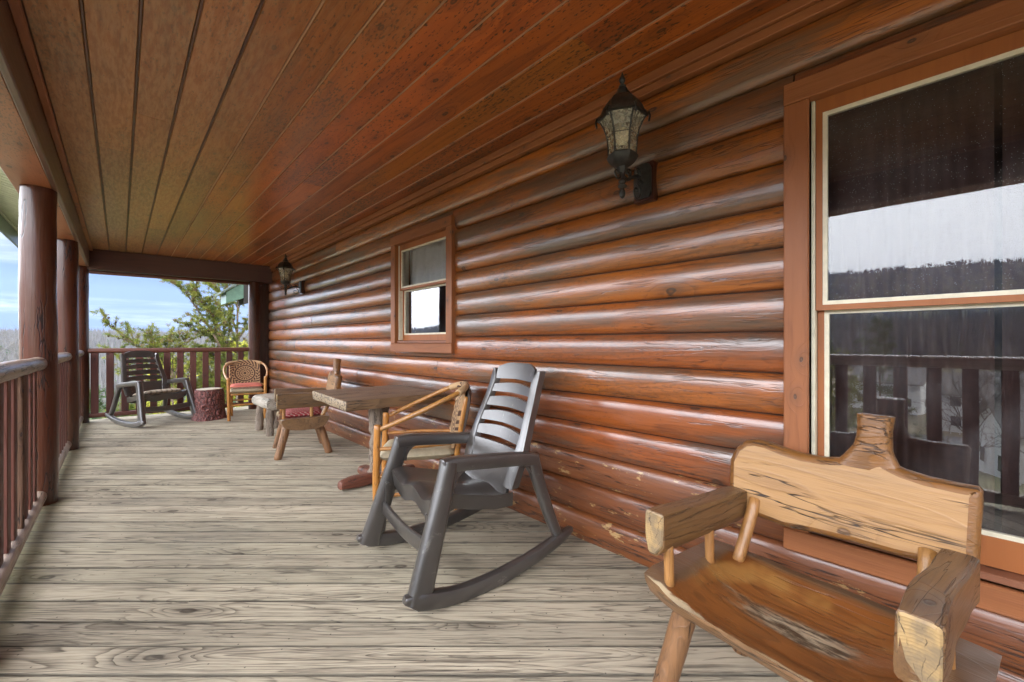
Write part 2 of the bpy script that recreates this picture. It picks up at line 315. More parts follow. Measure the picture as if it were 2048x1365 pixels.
def mandala():
    m, g, bs = newmat('mandala_fabric')
    tc = g.n('ShaderNodeTexCoord').outputs['Object']
    s = g.n('ShaderNodeSeparateXYZ', None, i0=tc).outputs
    y = s[1]; z = g.m('SUBTRACT', s[2], .705)
    r = g.m('SQRT', g.m('ADD', g.m('MULTIPLY', y, y), g.m('MULTIPLY', g.m('MULTIPLY', z, z), 1.25)))
    a = g.m('ARCTAN2', z, y)
    def band(lo, hi): return g.m('MULTIPLY', g.m('GREATER_THAN', r, lo), g.m('LESS_THAN', r, hi))
    def petals(n, ph=0.0, th=0.0): return g.m('GREATER_THAN', g.m('SINE', g.m('ADD', g.m('MULTIPLY', a, float(n)), g.m('MULTIPLY', r, ph))), th)
    lay = [band(0, .022), g.m('MULTIPLY', band(.036, .058), petals(12, 0, -.2)), band(.070, .084), g.m('MULTIPLY', band(.094, .118), petals(18, 0, -.2)),
           band(.130, .152), g.m('MULTIPLY', band(.160, .192), petals(22, 90, -.3)), g.m('MULTIPLY', band(.192, .26), petals(22, -120, .0))]
    f = lay[0]
    for l in lay[1:]: f = g.m('MAXIMUM', f, l)
    wv = g.noise(tc, 420.0, 2.0, .5)
    f = g.m('MULTIPLY', f, g.rng(wv, .22, .40))
    c = g.mix(f, (.46, .29, .15), (.075, .035, .022))
    g.nt.links.new(c, bs.inputs['Base Color']); bs.inputs['Roughness'].default_value = .85
    b = g.n('ShaderNodeBump', None, Strength=.4, Distance=.002, Height=wv); g.nt.links.new(b.outputs[0], bs.inputs['Normal'])
    return m
M['mandala'] = mandala()

def cloth(name, a, b, kind):
    m, g, bs = newmat(name)
    tc = g.n('ShaderNodeTexCoord').outputs['Object']
    s = g.n('ShaderNodeSeparateXYZ', None, i0=tc).outputs
    if kind == 'plaid':
        fx = g.m('GREATER_THAN', g.m('SINE', g.m('MULTIPLY', s[0], 95.0)), .35)
        fy = g.m('GREATER_THAN', g.m('SINE', g.m('MULTIPLY', s[1], 95.0)), .35)
        f = g.m('MULTIPLY', g.m('ADD', fx, fy), .42)
    elif kind == 'pattern':
        v = g.n('ShaderNodeTexVoronoi', {'distance': 'MANHATTAN'}, Vector=tc, Scale=42.0, Randomness=.0).outputs['Distance']
        zz = g.m('ABSOLUTE', g.m('SINE', g.m('ADD', g.m('MULTIPLY', s[0], 70.0), g.m('MULTIPLY', g.m('SINE', g.m('MULTIPLY', s[1], 130.0)), 1.2))))
        f = g.m('MAXIMUM', g.rng(v, .12, .16, 1, 0), g.m('MULTIPLY', g.rng(zz, .86, .92), .8))
    elif kind == 'pink':
        f = g.m('MULTIPLY', g.rng(s[2], -.012, .006, 1, 0), g.rng(g.noise(tc, 120.0, 2.0, .5), .42, .52))
    else:
        f = g.noise(tc, 40.0, 3.0, .5)
    c = g.mix(f, a, b)
    c = g.mix(g.rng(g.noise(tc, 9.0, 3.0, .5), .3, .7, 0, .25), c, tuple(x * .6 for x in a))
    g.nt.links.new(c, bs.inputs['Base Color']); bs.inputs['Roughness'].default_value = .9
    bp = g.n('ShaderNodeBump', None, Strength=.5, Distance=.003, Height=g.noise(tc, 260.0, 2.0, .5)); g.nt.links.new(bp.outputs[0], bs.inputs['Normal'])
    return m
M['plaid'] = cloth('plaid_cotton', (.62, .52, .40), (.10, .07, .055), 'plaid')
M['pink'] = cloth('faded_pink_cotton', (.62, .17, .12), (.62, .55, .50), 'pink')
M['redpat'] = cloth('red_patterned_cotton', (.28, .022, .028), (.50, .34, .28), 'pattern')
M['sheer'] = cloth('white_sheer', (.78, .78, .76), (.62, .62, .60), 'plain')
M['drape'] = cloth('brown_drape', (.085, .045, .038), (.05, .026, .022), 'plain')

def barkmat():
    m, g, bs = newmat('red_brown_stump_bark')
    tc = g.n('ShaderNodeTexCoord').outputs['Object']
    v = g.n('ShaderNodeTexVoronoi', {'feature': 'DISTANCE_TO_EDGE'}, Vector=g.v('ADD', g.v('MULTIPLY', tc, (24, 24, 11)), g.v('MULTIPLY', g.n('ShaderNodeTexNoise', None, Vector=tc, Scale=14.0).outputs['Color'], (1.4, 1.4, 1.4))), Scale=1.0).outputs['Distance']
    n = g.noise(tc, 60.0, 5.0, .65)
    c = g.mix(g.rng(v, .0, .16), (.035, .014, .014), (.23, .075, .065))
    c = g.mix(g.rng(n, .45, .75, 0, .55), c, (.42, .20, .18))
    g.nt.links.new(c, bs.inputs['Base Color']); bs.inputs['Roughness'].default_value = .55
    h = g.m('ADD', g.rng(v, 0, .25), g.m('MULTIPLY', n, .5))
    bp = g.n('ShaderNodeBump', None, Strength=.9, Distance=.012, Height=h); g.nt.links.new(bp.outputs[0], bs.inputs['Normal'])
    return m
M['stumpbark'] = barkmat()

def leafmat(name, a, b, c3=None, sss=True):
    m, g, bs = newmat(name)
    tc = g.n('ShaderNodeTexCoord').outputs['Object']
    n = g.noise(tc, 2.3, 3.0, .6)
    n2 = g.n('ShaderNodeTexWhiteNoise', {'noise_dimensions': '3D'}, Vector=g.n('ShaderNodeVectorMath', {'operation': 'FLOOR'}, i0=g.v('MULTIPLY', tc, (9, 9, 9))).outputs[0]).outputs[0]
    c = g.mix(g.rng(g.m('ADD', g.m('MULTIPLY', n, .6), g.m('MULTIPLY', n2, .4)), .25, .75), a, b)
    if c3: c = g.mix(g.m('GREATER_THAN', n2, .88), c, c3)
    g.nt.links.new(c, bs.inputs['Base Color']); bs.inputs['Roughness'].default_value = .6
    out = [k for k in g.nt.nodes if k.type == 'OUTPUT_MATERIAL'][0]
    tl = g.n('ShaderNodeBsdfTranslucent', None, Color=c)
    mx = g.n('ShaderNodeMixShader', None, i0=.35, i1=bs.outputs[0], i2=tl.outputs[0])
    g.nt.links.new(mx.outputs[0], out.inputs[0])
    return m
M['pine'] = leafmat('pine_needles', (.085, .125, .018), (.25, .26, .04), (.18, .13, .045))
M['pine_yellow'] = leafmat('yellow_green_needles', (.30, .35, .04), (.62, .58, .07), (.24, .17, .05))
M['pine_dark'] = leafmat('dark_green_needles', (.035, .075, .022), (.085, .13, .035))
M['cone'] = plain('pine_cone', (.055, .032, .022), .8, 0, 60, .4, 0)
M['trunk'] = plain('tree_bark', (.13, .095, .07), .9, 0, 14, .4, .6)
M['twig'] = plain('bare_twigs', (.145, .14, .135), .9, 0, 5, .25, 0)

def terrainmat():
    m, g, bs = newmat('winter_ground')
    pos = g.n('ShaderNodeNewGeometry').outputs['Position']
    n = g.noise(pos, .035, 6.0, .6); n2 = g.noise(pos, .6, 5.0, .65)
    c = g.mix(g.rng(n, .4, .6), (.19, .19, .085), (.27, .22, .15))
    c = g.mix(g.rng(n2, .35, .7, 0, .5), c, (.13, .11, .08))
    g.nt.links.new(c, bs.inputs['Base Color']); bs.inputs['Roughness'].default_value = 1.0
    return m
M['ground'] = terrainmat()
M['road'] = plain('asphalt', (.11, .11, .115), .9, 0, 3, .15, 0)
M['siding'] = plain('white_siding', (.74, .75, .76), .7, 0, 2, .04, 0)
M['roofgrey'] = plain('grey_shingle_roof', (.17, .165, .16), .9, 0, 6, .2, 0)
M['winpane'] = plain('dark_pane', (.03, .035, .045), .12, 0, 3, .1, 0)
M['carpaint'] = plain('silver_paint', (.55, .56, .58), .3, 0, 3, .03, 0, coat=.5)
M['tyre'] = plain('tyre_rubber', (.02, .02, .02), .8, 0, 10, .2, 0)

# ------------------------------------------------------------------ object helpers
def mesh(name, V, F, mats, mi=None, smooth=True):
    me = bpy.data.meshes.new(name)
    me.from_pydata([tuple(v) for v in V], [], F)
    for m in (mats if isinstance(mats, (list, tuple)) else [mats]): me.materials.append(m)
    if mi is not None: me.polygons.foreach_set('material_index', mi)
    me.polygons.foreach_set('use_smooth', [smooth] * len(me.polygons))
    for p_ in me.polygons:
        if len(p_.vertices) > 40: p_.use_smooth = False
    me.update(); return me

def ob(name, me, parent=None, loc=(0, 0, 0), rot=(0, 0, 0)):
    o = bpy.data.objects.new(name, me); C.objects.link(o)
    o.parent = parent; o.location = loc; o.rotation_euler = rot
    return o

def tag(o, label=None, cat=None, group=None, kind=None):
    if label: o['label'] = label
    if cat: o['category'] = cat
    if group: o['group'] = group
    if kind: o['kind'] = kind
    return o

def thing(name, label, cat, loc=(0, 0, 0), rz=0.0, group=None):
    o = ob(name, None, None, loc, (0, 0, rz)); o.empty_display_size = .1
    return tag(o, label, cat, group)

def copy_tree(o, parent=None):
    c = o.copy(); C.objects.link(c); c.parent = parent
    for k in ('label', 'group'):
        if parent is None and k in c.keys() and k == 'label': pass
    for ch in list(o.children): copy_tree(ch, c)
    return c

def auto(me, ang=35):
    bm = bmesh.new(); bm.from_mesh(me)
    for e in bm.edges:
        if len(e.link_faces) == 2: e.smooth = e.calc_face_angle(0) < R(ang)
    bm.to_mesh(me); bm.free(); return me

def boxm(name, x0, x1, y0, y1, z0, z1, mat, bev=.003, seg=1):
    bm = bmesh.new()
    vs = [bm.verts.new(p) for p in ((x0, y0, z0), (x1, y0, z0), (x1, y1, z0), (x0, y1, z0), (x0, y0, z1), (x1, y0, z1), (x1, y1, z1), (x0, y1, z1))]
    for f in ((0, 3, 2, 1), (4, 5, 6, 7), (0, 1, 5, 4), (1, 2, 6, 5), (2, 3, 7, 6), (3, 0, 4, 7)): bm.faces.new([vs[i] for i in f])
    if bev: bmesh.ops.bevel(bm, geom=list(bm.edges), offset=bev, segments=seg, affect='EDGES', profile=.5)
    me = bpy.data.meshes.new(name); bm.to_mesh(me); bm.free(); me.materials.append(mat)
    for p in me.polygons: p.use_smooth = False
    return me

def box(name, x0, x1, y0, y1, z0, z1, mat, parent=None, bev=.003, seg=1):
    """box whose object origin is its centre"""
    cx, cy, cz = (x0 + x1) / 2, (y0 + y1) / 2, (z0 + z1) / 2
    return ob(name, boxm(name, x0 - cx, x1 - cx, y0 - cy, y1 - cy, z0 - cz, z1 - cz, mat, bev, seg), parent, (cx, cy, cz))

def loft(rings, caps=True):
    V = []; F = []; n = len(rings[0])
    for r in rings: V += [tuple(p) for p in r]
    for i in range(len(rings) - 1):
        for j in range(n):
            a = i * n + j; b = i * n + (j + 1) % n
            F.append((a, b, b + n, a + n))
    if caps:
        for i, rev in ((0, True), (len(rings) - 1, False)):
            c = sum((Vector(p) for p in rings[i]), Vector()) / n
            V.append(tuple(c)); ci = len(V) - 1
            for j in range(n):
                a = i * n + j; b = i * n + (j + 1) % n
                F.append((b, a, ci) if rev else (a, b, ci))
    return V, F

def jit(V, amp, freq, seed=0.0):
    out = []
    for v in V:
        p = Vector(v) * freq + Vector((seed, seed * 1.7, seed * .3))
        out.append((v[0] + amp * noise.noise(p), v[1] + amp * noise.noise(p + Vector((31, 0, 0))), v[2] + amp * noise.noise(p + Vector((0, 47, 0)))))
    return out

def frame_path(pts, up=Vector((0, 0, 1))):
    P = [Vector(p) for p in pts]; T = []
    for i in range(len(P)):
        a = P[max(0, i - 1)]; b = P[min(len(P) - 1, i + 1)]
        T.append((b - a).normalized())
    fr = []
    u = up if abs(T[0].dot(up)) < .95 else Vector((1, 0, 0))
    s = T[0].cross(u).normalized()
    for i, t in enumerate(T):
        s = (s - t * s.dot(t)).normalized()
        fr.append((P[i], t, s, s.cross(t)))
    return fr

def resample(pts, n):
    """catmull-rom through pts"""
    P = [Vector(p) for p in pts]
    if len(P) == 2: return [P[0].lerp(P[1], i / (n - 1)) for i in range(n)]
    out = []
    for i in range(n):
        t = i / (n - 1) * (len(P) - 1); k = min(int(t), len(P) - 2); u = t - k
        p0 = P[max(k - 1, 0)]; p1 = P[k]; p2 = P[k + 1]; p3 = P[min(k + 2, len(P) - 1)]
        out.append(.5 * ((2 * p1) + (p2 - p0) * u + (2 * p0 - 5 * p1 + 4 * p2 - p3) * u * u + (3 * p1 - p0 - 3 * p2 + p3) * u ** 3))
    return out

def tube(pts, rad, n=12, seg=None, wob=0.0, seed=0.0, closed_round=True, up=Vector((0, 0, 1))):
    seg = seg or max(2, len(pts))
    P = resample(pts, seg)
    rf = rad if callable(rad) else (lambda t: rad)
    rings = []
    fr = frame_path(P, up)
    for i, (p, t, s, u) in enumerate(fr):
        r = rf(i / (seg - 1)); ring = []
        for j in range(n):
            a = 2 * math.pi * j / n
            k = 1 + wob * noise.noise(Vector((math.cos(a) * 1.3 + seed, math.sin(a) * 1.3, i * .55)))
            ring.append(p + (s * math.cos(a) + u * math.sin(a)) * r * k)
        rings.append(ring)
    if closed_round:
        for end in (0, -1):
            p, t, s, u = fr[end]; r = rf(0 if end == 0 else 1); d = -t if end == 0 else t
            ring = [q + d * r * .18 + (p - q) * .22 for q in rings[end]]
            if end == 0: rings = [ring] + rings
            else: rings.append(ring)
    return loft(rings)

def rrect(w, h, r, n=3):
    out = []
    for cx, cy, a0 in ((w / 2 - r, h / 2 - r, 0), (-w / 2 + r, h / 2 - r, 90), (-w / 2 + r, -h / 2 + r, 180), (w / 2 - r, -h / 2 + r, 270)):
        for k in range(n + 1):
            a = R(a0 + 90 * k / n); out.append((cx + r * math.cos(a), cy + r * math.sin(a)))
    return out

def sweep(pts, sec, seg=None, side=Vector((0, 1, 0)), scale=None, roundend=0.0):
    """sweep 2-D section (side axis, normal axis) along pts; side axis kept fixed"""
    seg = seg or len(pts); P = resample(pts, seg); rings = []
    for i in range(seg):
        a = P[max(0, i - 1)]; b = P[min(seg - 1, i + 1)]; t = (b - a).normalized()
        s = (side - t * side.dot(t)).normalized(); u = s.cross(t)
        k = scale(i / (seg - 1)) if scale else (1, 1)
        S = sec(i / (seg - 1)) if callable(sec) else sec
        rings.append([P[i] + s * q[0] * k[0] + u * q[1] * k[1] for q in S])
    if roundend:
        for end in (0, -1):
            c = P[end]; d = (P[0] - P[1]).normalized() if end == 0 else (P[-1] - P[-2]).normalized()
            ring = [q + d * roundend + (c - q) * .25 for q in rings[end]]
            if end == 0: rings = [ring] + rings
            else: rings.append(ring)
    return loft(rings)

def join(*parts):
    V = []; F = []
    for v, f in parts:
        o = len(V); V += list(v); F += [tuple(i + o for i in q) for q in f]
    return V, F

def lathe(prof, n=16, loc=(0, 0, 0), a0=0.0):
    rings = []
    for r, z in prof:
        rings.append([(loc[0] + r * math.cos(a0 + 2 * math.pi * j / n), loc[1] + r * math.sin(a0 + 2 * math.pi * j / n), loc[2] + z) for j in range(n)])
    return loft(rings)

def cubev(x0, x1, y0, y1, z0, z1):
    return ([(x0, y0, z0), (x1, y0, z0), (x1, y1, z0), (x0, y1, z0), (x0, y0, z1), (x1, y0, z1), (x1, y1, z1), (x0, y1, z1)],
            [(0, 3, 2, 1), (4, 5, 6, 7), (0, 1, 5, 4), (1, 2, 6, 5), (2, 3, 7, 6), (3, 0, 4, 7)])

def part(name, vf, mat, parent, ang=35, mi=None, smooth=True):
    me = mesh(name, vf[0], vf[1], mat, mi, smooth)
    if ang and smooth: auto(me, ang)
    return ob(name, me, parent)

def prism(outline, a, b, axis='x'):
    """outline of (u,v) points; extruded from a to b along axis"""
    n = len(outline)
    def P(u, v, w): return {'x': (w, u, v), 'y': (u, w, v), 'z': (u, v, w)}[axis]
    V = [P(u, v, a) for u, v in outline] + [P(u, v, b) for u, v in outline]
    F = [tuple(range(n))[::-1], tuple(range(n, 2 * n))] + [(i, (i + 1) % n, (i + 1) % n + n, i + n) for i in range(n)]
    return V, F

# ================================================================== THE DECK
CAX = Vector((math.cos(PHI), -math.sin(PHI)))     # boards run along this line
DEP = Vector((math.sin(PHI), math.cos(PHI)))
def clip(poly, nrm, d, keep_less):
    out = []
    for i in range(len(poly)):
        a = poly[i]; b = poly[(i + 1) % len(poly)]
        da = a.dot(nrm) - d; db = b.dot(nrm) - d
        if not keep_less: da, db = -da, -db
        if da <= 0: out.append(a)
        if (da < 0) != (db < 0) and da != db: out.append(a + (b - a) * (da / (da - db)))
    return out
deck = ob('deck', boxm('deck', -.60, 2.30, -2.6, 9.3, -.24, -.05, M['under'], 0), None)
tag(deck, 'joist frame under the grey deck boards', kind='structure')
area = [Vector((-.62, -2.6)), Vector((2.12, -2.6)), Vector((2.12, 9.22)), Vector((-.62, 9.32))]
PITCH = .1432; PH0 = .0725
ang_b = math.atan2(CAX.y, CAX.x)
k = -20
for k in range(-22, 66):
    t0 = PH0 + k * PITCH + .0032; t1 = PH0 + (k + 1) * PITCH - .0032
    poly = clip(clip(area, DEP, t1, True), DEP, t0, False)
    if len(poly) < 3: continue
    cen = sum(poly, Vector((0, 0))) / len(poly)
    loc2 = [Vector(((p - cen).dot(CAX), (p - cen).dot(DEP))) for p in poly]
    q = [p for i, p in enumerate(loc2) if (p - loc2[i - 1]).length > .004]
    if len(q) < 3: continue
    if sum(q[i - 1].x * q[i].y - q[i].x * q[i - 1].y for i in range(len(q))) < 0: q.reverse()
    n = len(q); cen2 = sum(q, Vector((0, 0))) / n
    def inset(p):
        return Vector((p.x, p.y - math.copysign(.0015, p.y))) if abs(p.y) > .03 else p
    dzk = random.uniform(-.0018, .0018)
    V = [(p.x, p.y, -.028) for p in q] + [(p.x, p.y, -.0015 + dzk) for p in q] + [(inset(p).x, inset(p).y, dzk) for p in q]
    F = [tuple(range(n))[::-1], tuple(range(2 * n, 3 * n))]
    for i in range(n):
        j = (i + 1) % n
        F += [(i, j, j + n, i + n), (i + n, j + n, j + 2 * n, i + 2 * n)]
    ob('board', mesh('board', V, F, M['deck'], smooth=False), deck, (cen.x, cen.y, 0), (0, 0, ang_b))

# ================================================================== CEILING
ZC = 2.657
ceil = ob('ceiling', boxm('ceiling', -.31, 2.10, -2.6, 9.2, ZC + .026, ZC + .06, M['sheath'], 0), None)
tag(ceil, kind='structure')
CP = .1849
for i in range(13):
    x0 = -.304 + i * CP; x1 = min(x0 + CP, 2.085)
    ys = [-2.6] + sorted(random.uniform(.3, 8.3) for _ in range(random.choice((1, 2, 2, 3)))) + [9.15]
    ys = [ys[0]] + [y for j, y in enumerate(ys[1:-1]) if y - ys[j] > .9] + [ys[-1]]
    for a, b in zip(ys, ys[1:]):
        L = b - a; W = x1 - x0; h = .022; c = .009
        sec = [(-W / 2 + .0045, h), (-W / 2 + .0045, c), (-W / 2 + c, 0), (W / 2 - c, 0), (W / 2 - .0045, c), (W / 2 - .0045, h)]
        V, F = loft([[(-L / 2 + .0008, y, z) for y, z in sec], [(L / 2 - .0008, y, z) for y, z in sec]], caps=False)
        F += [(5, 4, 3, 2, 1, 0), (6, 7, 8, 9, 10, 11)]
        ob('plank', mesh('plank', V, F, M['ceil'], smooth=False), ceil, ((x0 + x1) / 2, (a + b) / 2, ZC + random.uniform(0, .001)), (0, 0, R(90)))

for i in range(13):
    x = -.304 + i * CP
    box('bead', x - .0045, x + .0045, -2.6, 9.15, ZC + .003, ZC + .02, M['bead'] if i > 4 else M['beam'], ceil, .001)

# ================================================================== LOG CABIN
cabin = thing('log_cabin', 'log cabin wall of stained half-round logs with two sash windows and porch roof', 'house')
XB, XG = 2.065, 2.105
wall = part('log_wall', join(
    cubev(2.10, 2.13, -2.8, -.60, -.2, 2.66), cubev(2.10, 2.13, .42, 2.85, -.2, 2.66), cubev(2.10, 2.13, 3.90, 8.95, -.2, 2.66),
    cubev(2.10, 2.13, -.60, .42, -.2, .42), cubev(2.10, 2.13, -.60, .42, 2.25, 2.66), cubev(2.10, 2.13, 2.85, 3.90, -.2, 1.20), cubev(2.10, 2.13, 2.85, 3.90, 2.25, 2.66)), M['sheath'], cabin, smooth=False)
LP = .184
def logmesh(L, worn, zc0=-9, zc1=9):
    n = 11; sec = []
    for j in range(n):
        a = math.pi * (j / (n - 1))
        z = -math.cos(a) * LP / 2 * .985
        x = .044 * (math.sin(a) ** .58) if 0 < j < n - 1 else 0
        sec.append((x, z))
    sec = [(-.012, -LP / 2 * .985)] + sec + [(-.012, LP / 2 * .985)]
    if zc0 > -9 or zc1 < 9:
        def xat_(z): return .042 * max(0, 1 - (z / (LP / 2)) ** 2) ** .31
        ins = [q for q in sec[1:-1] if zc0 < q[1] < zc1]
        lo = max(zc0, -LP / 2 * .995); hi = min(zc1, LP / 2 * .995)
        sec = [(-.004, lo), (xat_(lo), lo)] + ins + [(xat_(hi), hi), (-.004, hi)]
    m = max(2, int(L / .22) + 1); sd = random.uniform(0, 50); rings = []
    for i in range(m):
        u = -L / 2 + L * i / (m - 1)
        u = max(-L / 2 + .0018, min(L / 2 - .0018, u))
        k = .0022 * noise.noise(Vector((u * 1.3, sd, 0)))
        rings.append([(u, -(x + k * (x > 0) + .0012 * noise.noise(Vector((u * 4, z * 20, sd)))), z) for x, z in sec])
    V, F = loft(rings, caps=True)
    return auto(mesh('log', V, F, M['log_worn'] if worn else M['log']), 50)
big = dict(y0=-.70, y1=.461, z0=.352, z1=2.309)
small = dict(y0=2.865, y1=3.948, z0=1.128, z1=2.306)
for k in range(-7, 7):
    z0 = 1.27 + LP * k; z1 = z0 + LP
    cuts = []
    for wd in (big, small):
        ov = min(z1, wd['z1'] - .085) - max(z0, wd['z0'] + .085)
        if ov > .01:
            cuts.append((wd['y0'] + .03, wd['y1'] - .03)); zm = (z0 + z1) / 2; Lw = wd['y1'] - wd['y0'] - .06 - .002
            if z1 > wd['z1'] + .01: ob('log', logmesh(Lw, False, wd['z1'] + .001 - zm, 9), wall, (2.105, (wd['y0'] + wd['y1']) / 2, zm), (0, 0, R(-90)))
            if z0 < wd['z0'] - .01: ob('log', logmesh(Lw, False, -9, wd['z0'] - .001 - zm), wall, (2.105, (wd['y0'] + wd['y1']) / 2, zm), (0, 0, R(-90)))
        elif min(z1, wd['z1']) - max(z0, wd['z0']) > .03: pass
    segs = [(-2.7, 8.93)]
    for a, b in cuts:
        ns = []
        for s0, s1 in segs:
            if b <= s0 or a >= s1: ns.append((s0, s1)); continue
            if a > s0: ns.append((s0, a))
            if b < s1: ns.append((b, s1))
        segs = ns
    fin = []
    for s0, s1 in segs:
        if s1 - s0 > 3.0:
            j = random.uniform(s0 + 1.0, s1 - 1.0)
            if k == -1 and s0 < 1.5 < s1: j = 1.52
            fin += [(s0, j), (j, s1)]
        else: fin.append((s0, s1))
    for s0, s1 in fin:
        worn = k <= -5 or (k == -4 and random.random() < .5)
        ob('log', logmesh(s1 - s0, worn), wall, (2.105, (s0 + s1) / 2, (z0 + z1) / 2), (0, 0, R(-90)))
# frieze boards under the ceiling
box('frieze_board', 2.028, 2.10, -2.7, 8.93, 2.603, 2.655, M['casingy'], cabin, .004)
box('frieze_board', 2.046, 2.10, -2.7, 8.93, 2.559, 2.602, M['casingy'], cabin, .004)
# corner trim
box('corner_trim', 1.905, 2.015, 8.92, 8.96, .0, 2.60, M['post'], cabin, .004)
box('corner_trim', 2.010, 2.12, 8.935, 8.99, .0, 2.655, M['post'], cabin, .004)
box('end_wall', 2.02, 2.30, 8.97, 9.10, -.2, 2.66, M['post'], cabin, .003)

def window(y0, y1, z0, z1, meet, glz, tag_lbl, withsill):
    """outer casing edges y0..y1, z0..z1"""
    cw = .088
    iy0, iy1, iz0, iz1 = y0 + cw, y1 - cw, z0 + cw, z1 - cw
    fr = part('window', join(
        cubev(2.045, 2.20, iy1, iy1 + .018, iz0 - .018, iz1 + .018), cubev(2.045, 2.20, iy0 - .018, iy0, iz0 - .018, iz1 + .018),
        cubev(2.045, 2.20, iy0 + .001, iy1 - .001, iz1 + .001, iz1 + .019), cubev(2.045, 2.20, iy0 + .001, iy1 - .001, iz0 - .019, iz0 - .001)), M['sash'], cabin, smooth=False)
    tag(fr, tag_lbl)
    for a, b in ((y1 - cw, y1), (y0, y0 + cw)): box('casing', 2.030, 2.11, a, b, z0 + cw, z1 - cw - .001, M['casing'], fr, .004)
    box('casing', 2.026, 2.11, y0, y1, z1 - cw, z1, M['casingy'], fr, .004)
    box('casing', 2.026, 2.11, y0, y1, z0, z0 + cw - .001, M['casingy'], fr, .004)
    # vinyl tracks
    for a, b in ((iy1 - .014, iy1 - .001), (iy0 + .001, iy0 + .014)): box('track', 2.072, 2.185, a, b, iz0 + .03, iz1 - .002, M['cream'], fr, .002)
    # sill
    box('sill', 2.052, 2.19, iy0 + .001, iy1 - .001, iz0, iz0 + .026, M['sashy'], fr, .004)
    # upper sash
    X = 2.080
    a0, a1 = iy0 + .016, iy1 - .016
    def sash(X, z0s, z1s, tops, bots, gm, nm):
        st = .022; cr = .016
        parts = [cubev(X, X + .03, a1 - st, a1, z0s, z1s), cubev(X, X + .03, a0, a0 + st, z0s, z1s),
                 cubev(X + .001, X + .029, a0 + st, a1 - st, z1s - tops, z1s), cubev(X + .001, X + .029, a0 + st, a1 - st, z0s, z0s + bots)]
        s = part('sash', join(*parts), M['sash'], fr, smooth=False)
        b0, b1, c0, c1 = a0 + st, a1 - st, z0s + bots, z1s - tops
        part('glazing_bead', join(cubev(X + .004, X + .024, b1 - cr, b1, c0, c1), cubev(X + .004, X + .024, b0, b0 + cr, c0, c1),
                                  cubev(X + .005, X + .023, b0 + cr, b1 - cr, c1 - cr, c1), cubev(X + .005, X + .023, b0 + cr, b1 - cr, c0, c0 + cr)), M['cream'], fr, smooth=False)
        gy0, gy1, gz0, gz1 = b0 + cr - .003, b1 - cr + .003, c0 + cr - .003, c1 - cr + .003
        gx = X + .014
        me = mesh(nm, [(0, gy0 - (gy0 + gy1) / 2, gz0 - (gz0 + gz1) / 2), (0, gy1 - (gy0 + gy1) / 2, gz0 - (gz0 + gz1) / 2), (0, gy1 - (gy0 + gy1) / 2, gz1 - (gz0 + gz1) / 2), (0, gy0 - (gy0 + gy1) / 2, gz1 - (gz0 + gz1) / 2)], [(0, 3, 2, 1)], gm, smooth=False)
        ob(nm, me, fr, (gx, (gy0 + gy1) / 2, (gz0 + gz1) / 2))
    sash(2.078, meet - .012, iz1 - .002, .055, .022, M['glass_up'], 'pane')
    sash(2.114, iz0 + .028, meet + .012, .022, glz, M['glass'], 'pane')
    return fr
window(big['y0'], big['y1'], big['z0'], big['z1'], 1.365, .10, 'large sash window with cream trim and dark drapes inside', True)
window(small['y0'], small['y1'], small['z0'], small['z1'], 1.765, .055, 'small sash window with white curtains inside', True)

# room behind the wall (dark)
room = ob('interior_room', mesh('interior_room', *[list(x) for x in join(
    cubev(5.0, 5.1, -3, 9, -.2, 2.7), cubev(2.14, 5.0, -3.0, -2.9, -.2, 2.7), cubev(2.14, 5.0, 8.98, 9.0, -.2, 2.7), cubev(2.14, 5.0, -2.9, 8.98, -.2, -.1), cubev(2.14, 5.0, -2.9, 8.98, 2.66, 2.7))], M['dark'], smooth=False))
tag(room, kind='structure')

def curtain(name, y0, y1, ztop, zbot, X, mat, waves, amp, label):
    n = waves * 8; m = 8; V = []; F = []
    for s in (0, 1):
        for i in range(n + 1):
            u = i / n; y = y0 + (y1 - y0) * u
            zb = zbot(u)
            for j in range(m + 1):
                v = j / m; z = ztop + (zb - ztop) * v
                x = X + s * .006 + amp * (.4 + .6 * v) * math.sin(u * waves * 2 * math.pi + 1.2 * math.sin(v * 2 + u * 9)) + .3 * amp * math.sin(u * 31 + v)
                V.append((x, y, z))
    w = m + 1; half = (n + 1) * w
    for i in range(n):
        for j in range(m):
            a = i * w + j; F.append((a, a + 1, a + w + 1, a + w)); F.append((half + a, half + a + w, half + a + w + 1, half + a + 1))
    for i in range(n):
        for j in (0, m):
            a = i * w + j; F.append((a, a + w, half + a + w, half + a))
    o = ob(name, mesh(name, V, F, mat)); return tag(o, label, 'curtain')
curtain('curtain', .42, -.13, 2.28, lambda u: .42, 2.225, M['drape'], 7, .022, 'dark brown drape folds inside the upper left of the large window')
curtain('curtain', -.15, -.68, 2.28, lambda u: .42, 2.235, M['drape'], 5, .022, 'dark brown drape inside the large window beyond the carved chair')
curtain('curtain', 3.86, 2.88, 2.24, lambda u: 1.80 - .50 * abs(2 * u - 1) ** 3, 2.205, M['sheer'], 9, .012, 'white sheer curtain with arched hem inside the small window')

# ------------------------------------------------------------------ roof pieces
roof = part('roof', join(cubev(-1.02, 6.4, -6.0, 9.25, 2.86, 3.05)), M['shingle'], cabin, smooth=False)
ZB = 2.385
box('header_beam', -.565, -.385, -2.6, 9.10, ZB + .022, 2.80, M['beam'], roof, .006)
box('beam_board', -.575, -.372, -2.6, 9.12, ZB, ZB + .021, M['beamboard'], roof, .004)
box('beam_face_board', -.372, -.338, -2.6, 9.08, ZB - .004, 2.64, M['beam'], roof, .006)
box('ceiling_trim', -.337, -.300, -2.6, 9.08, 2.625, 2.656, M['casingy'], roof, .005)
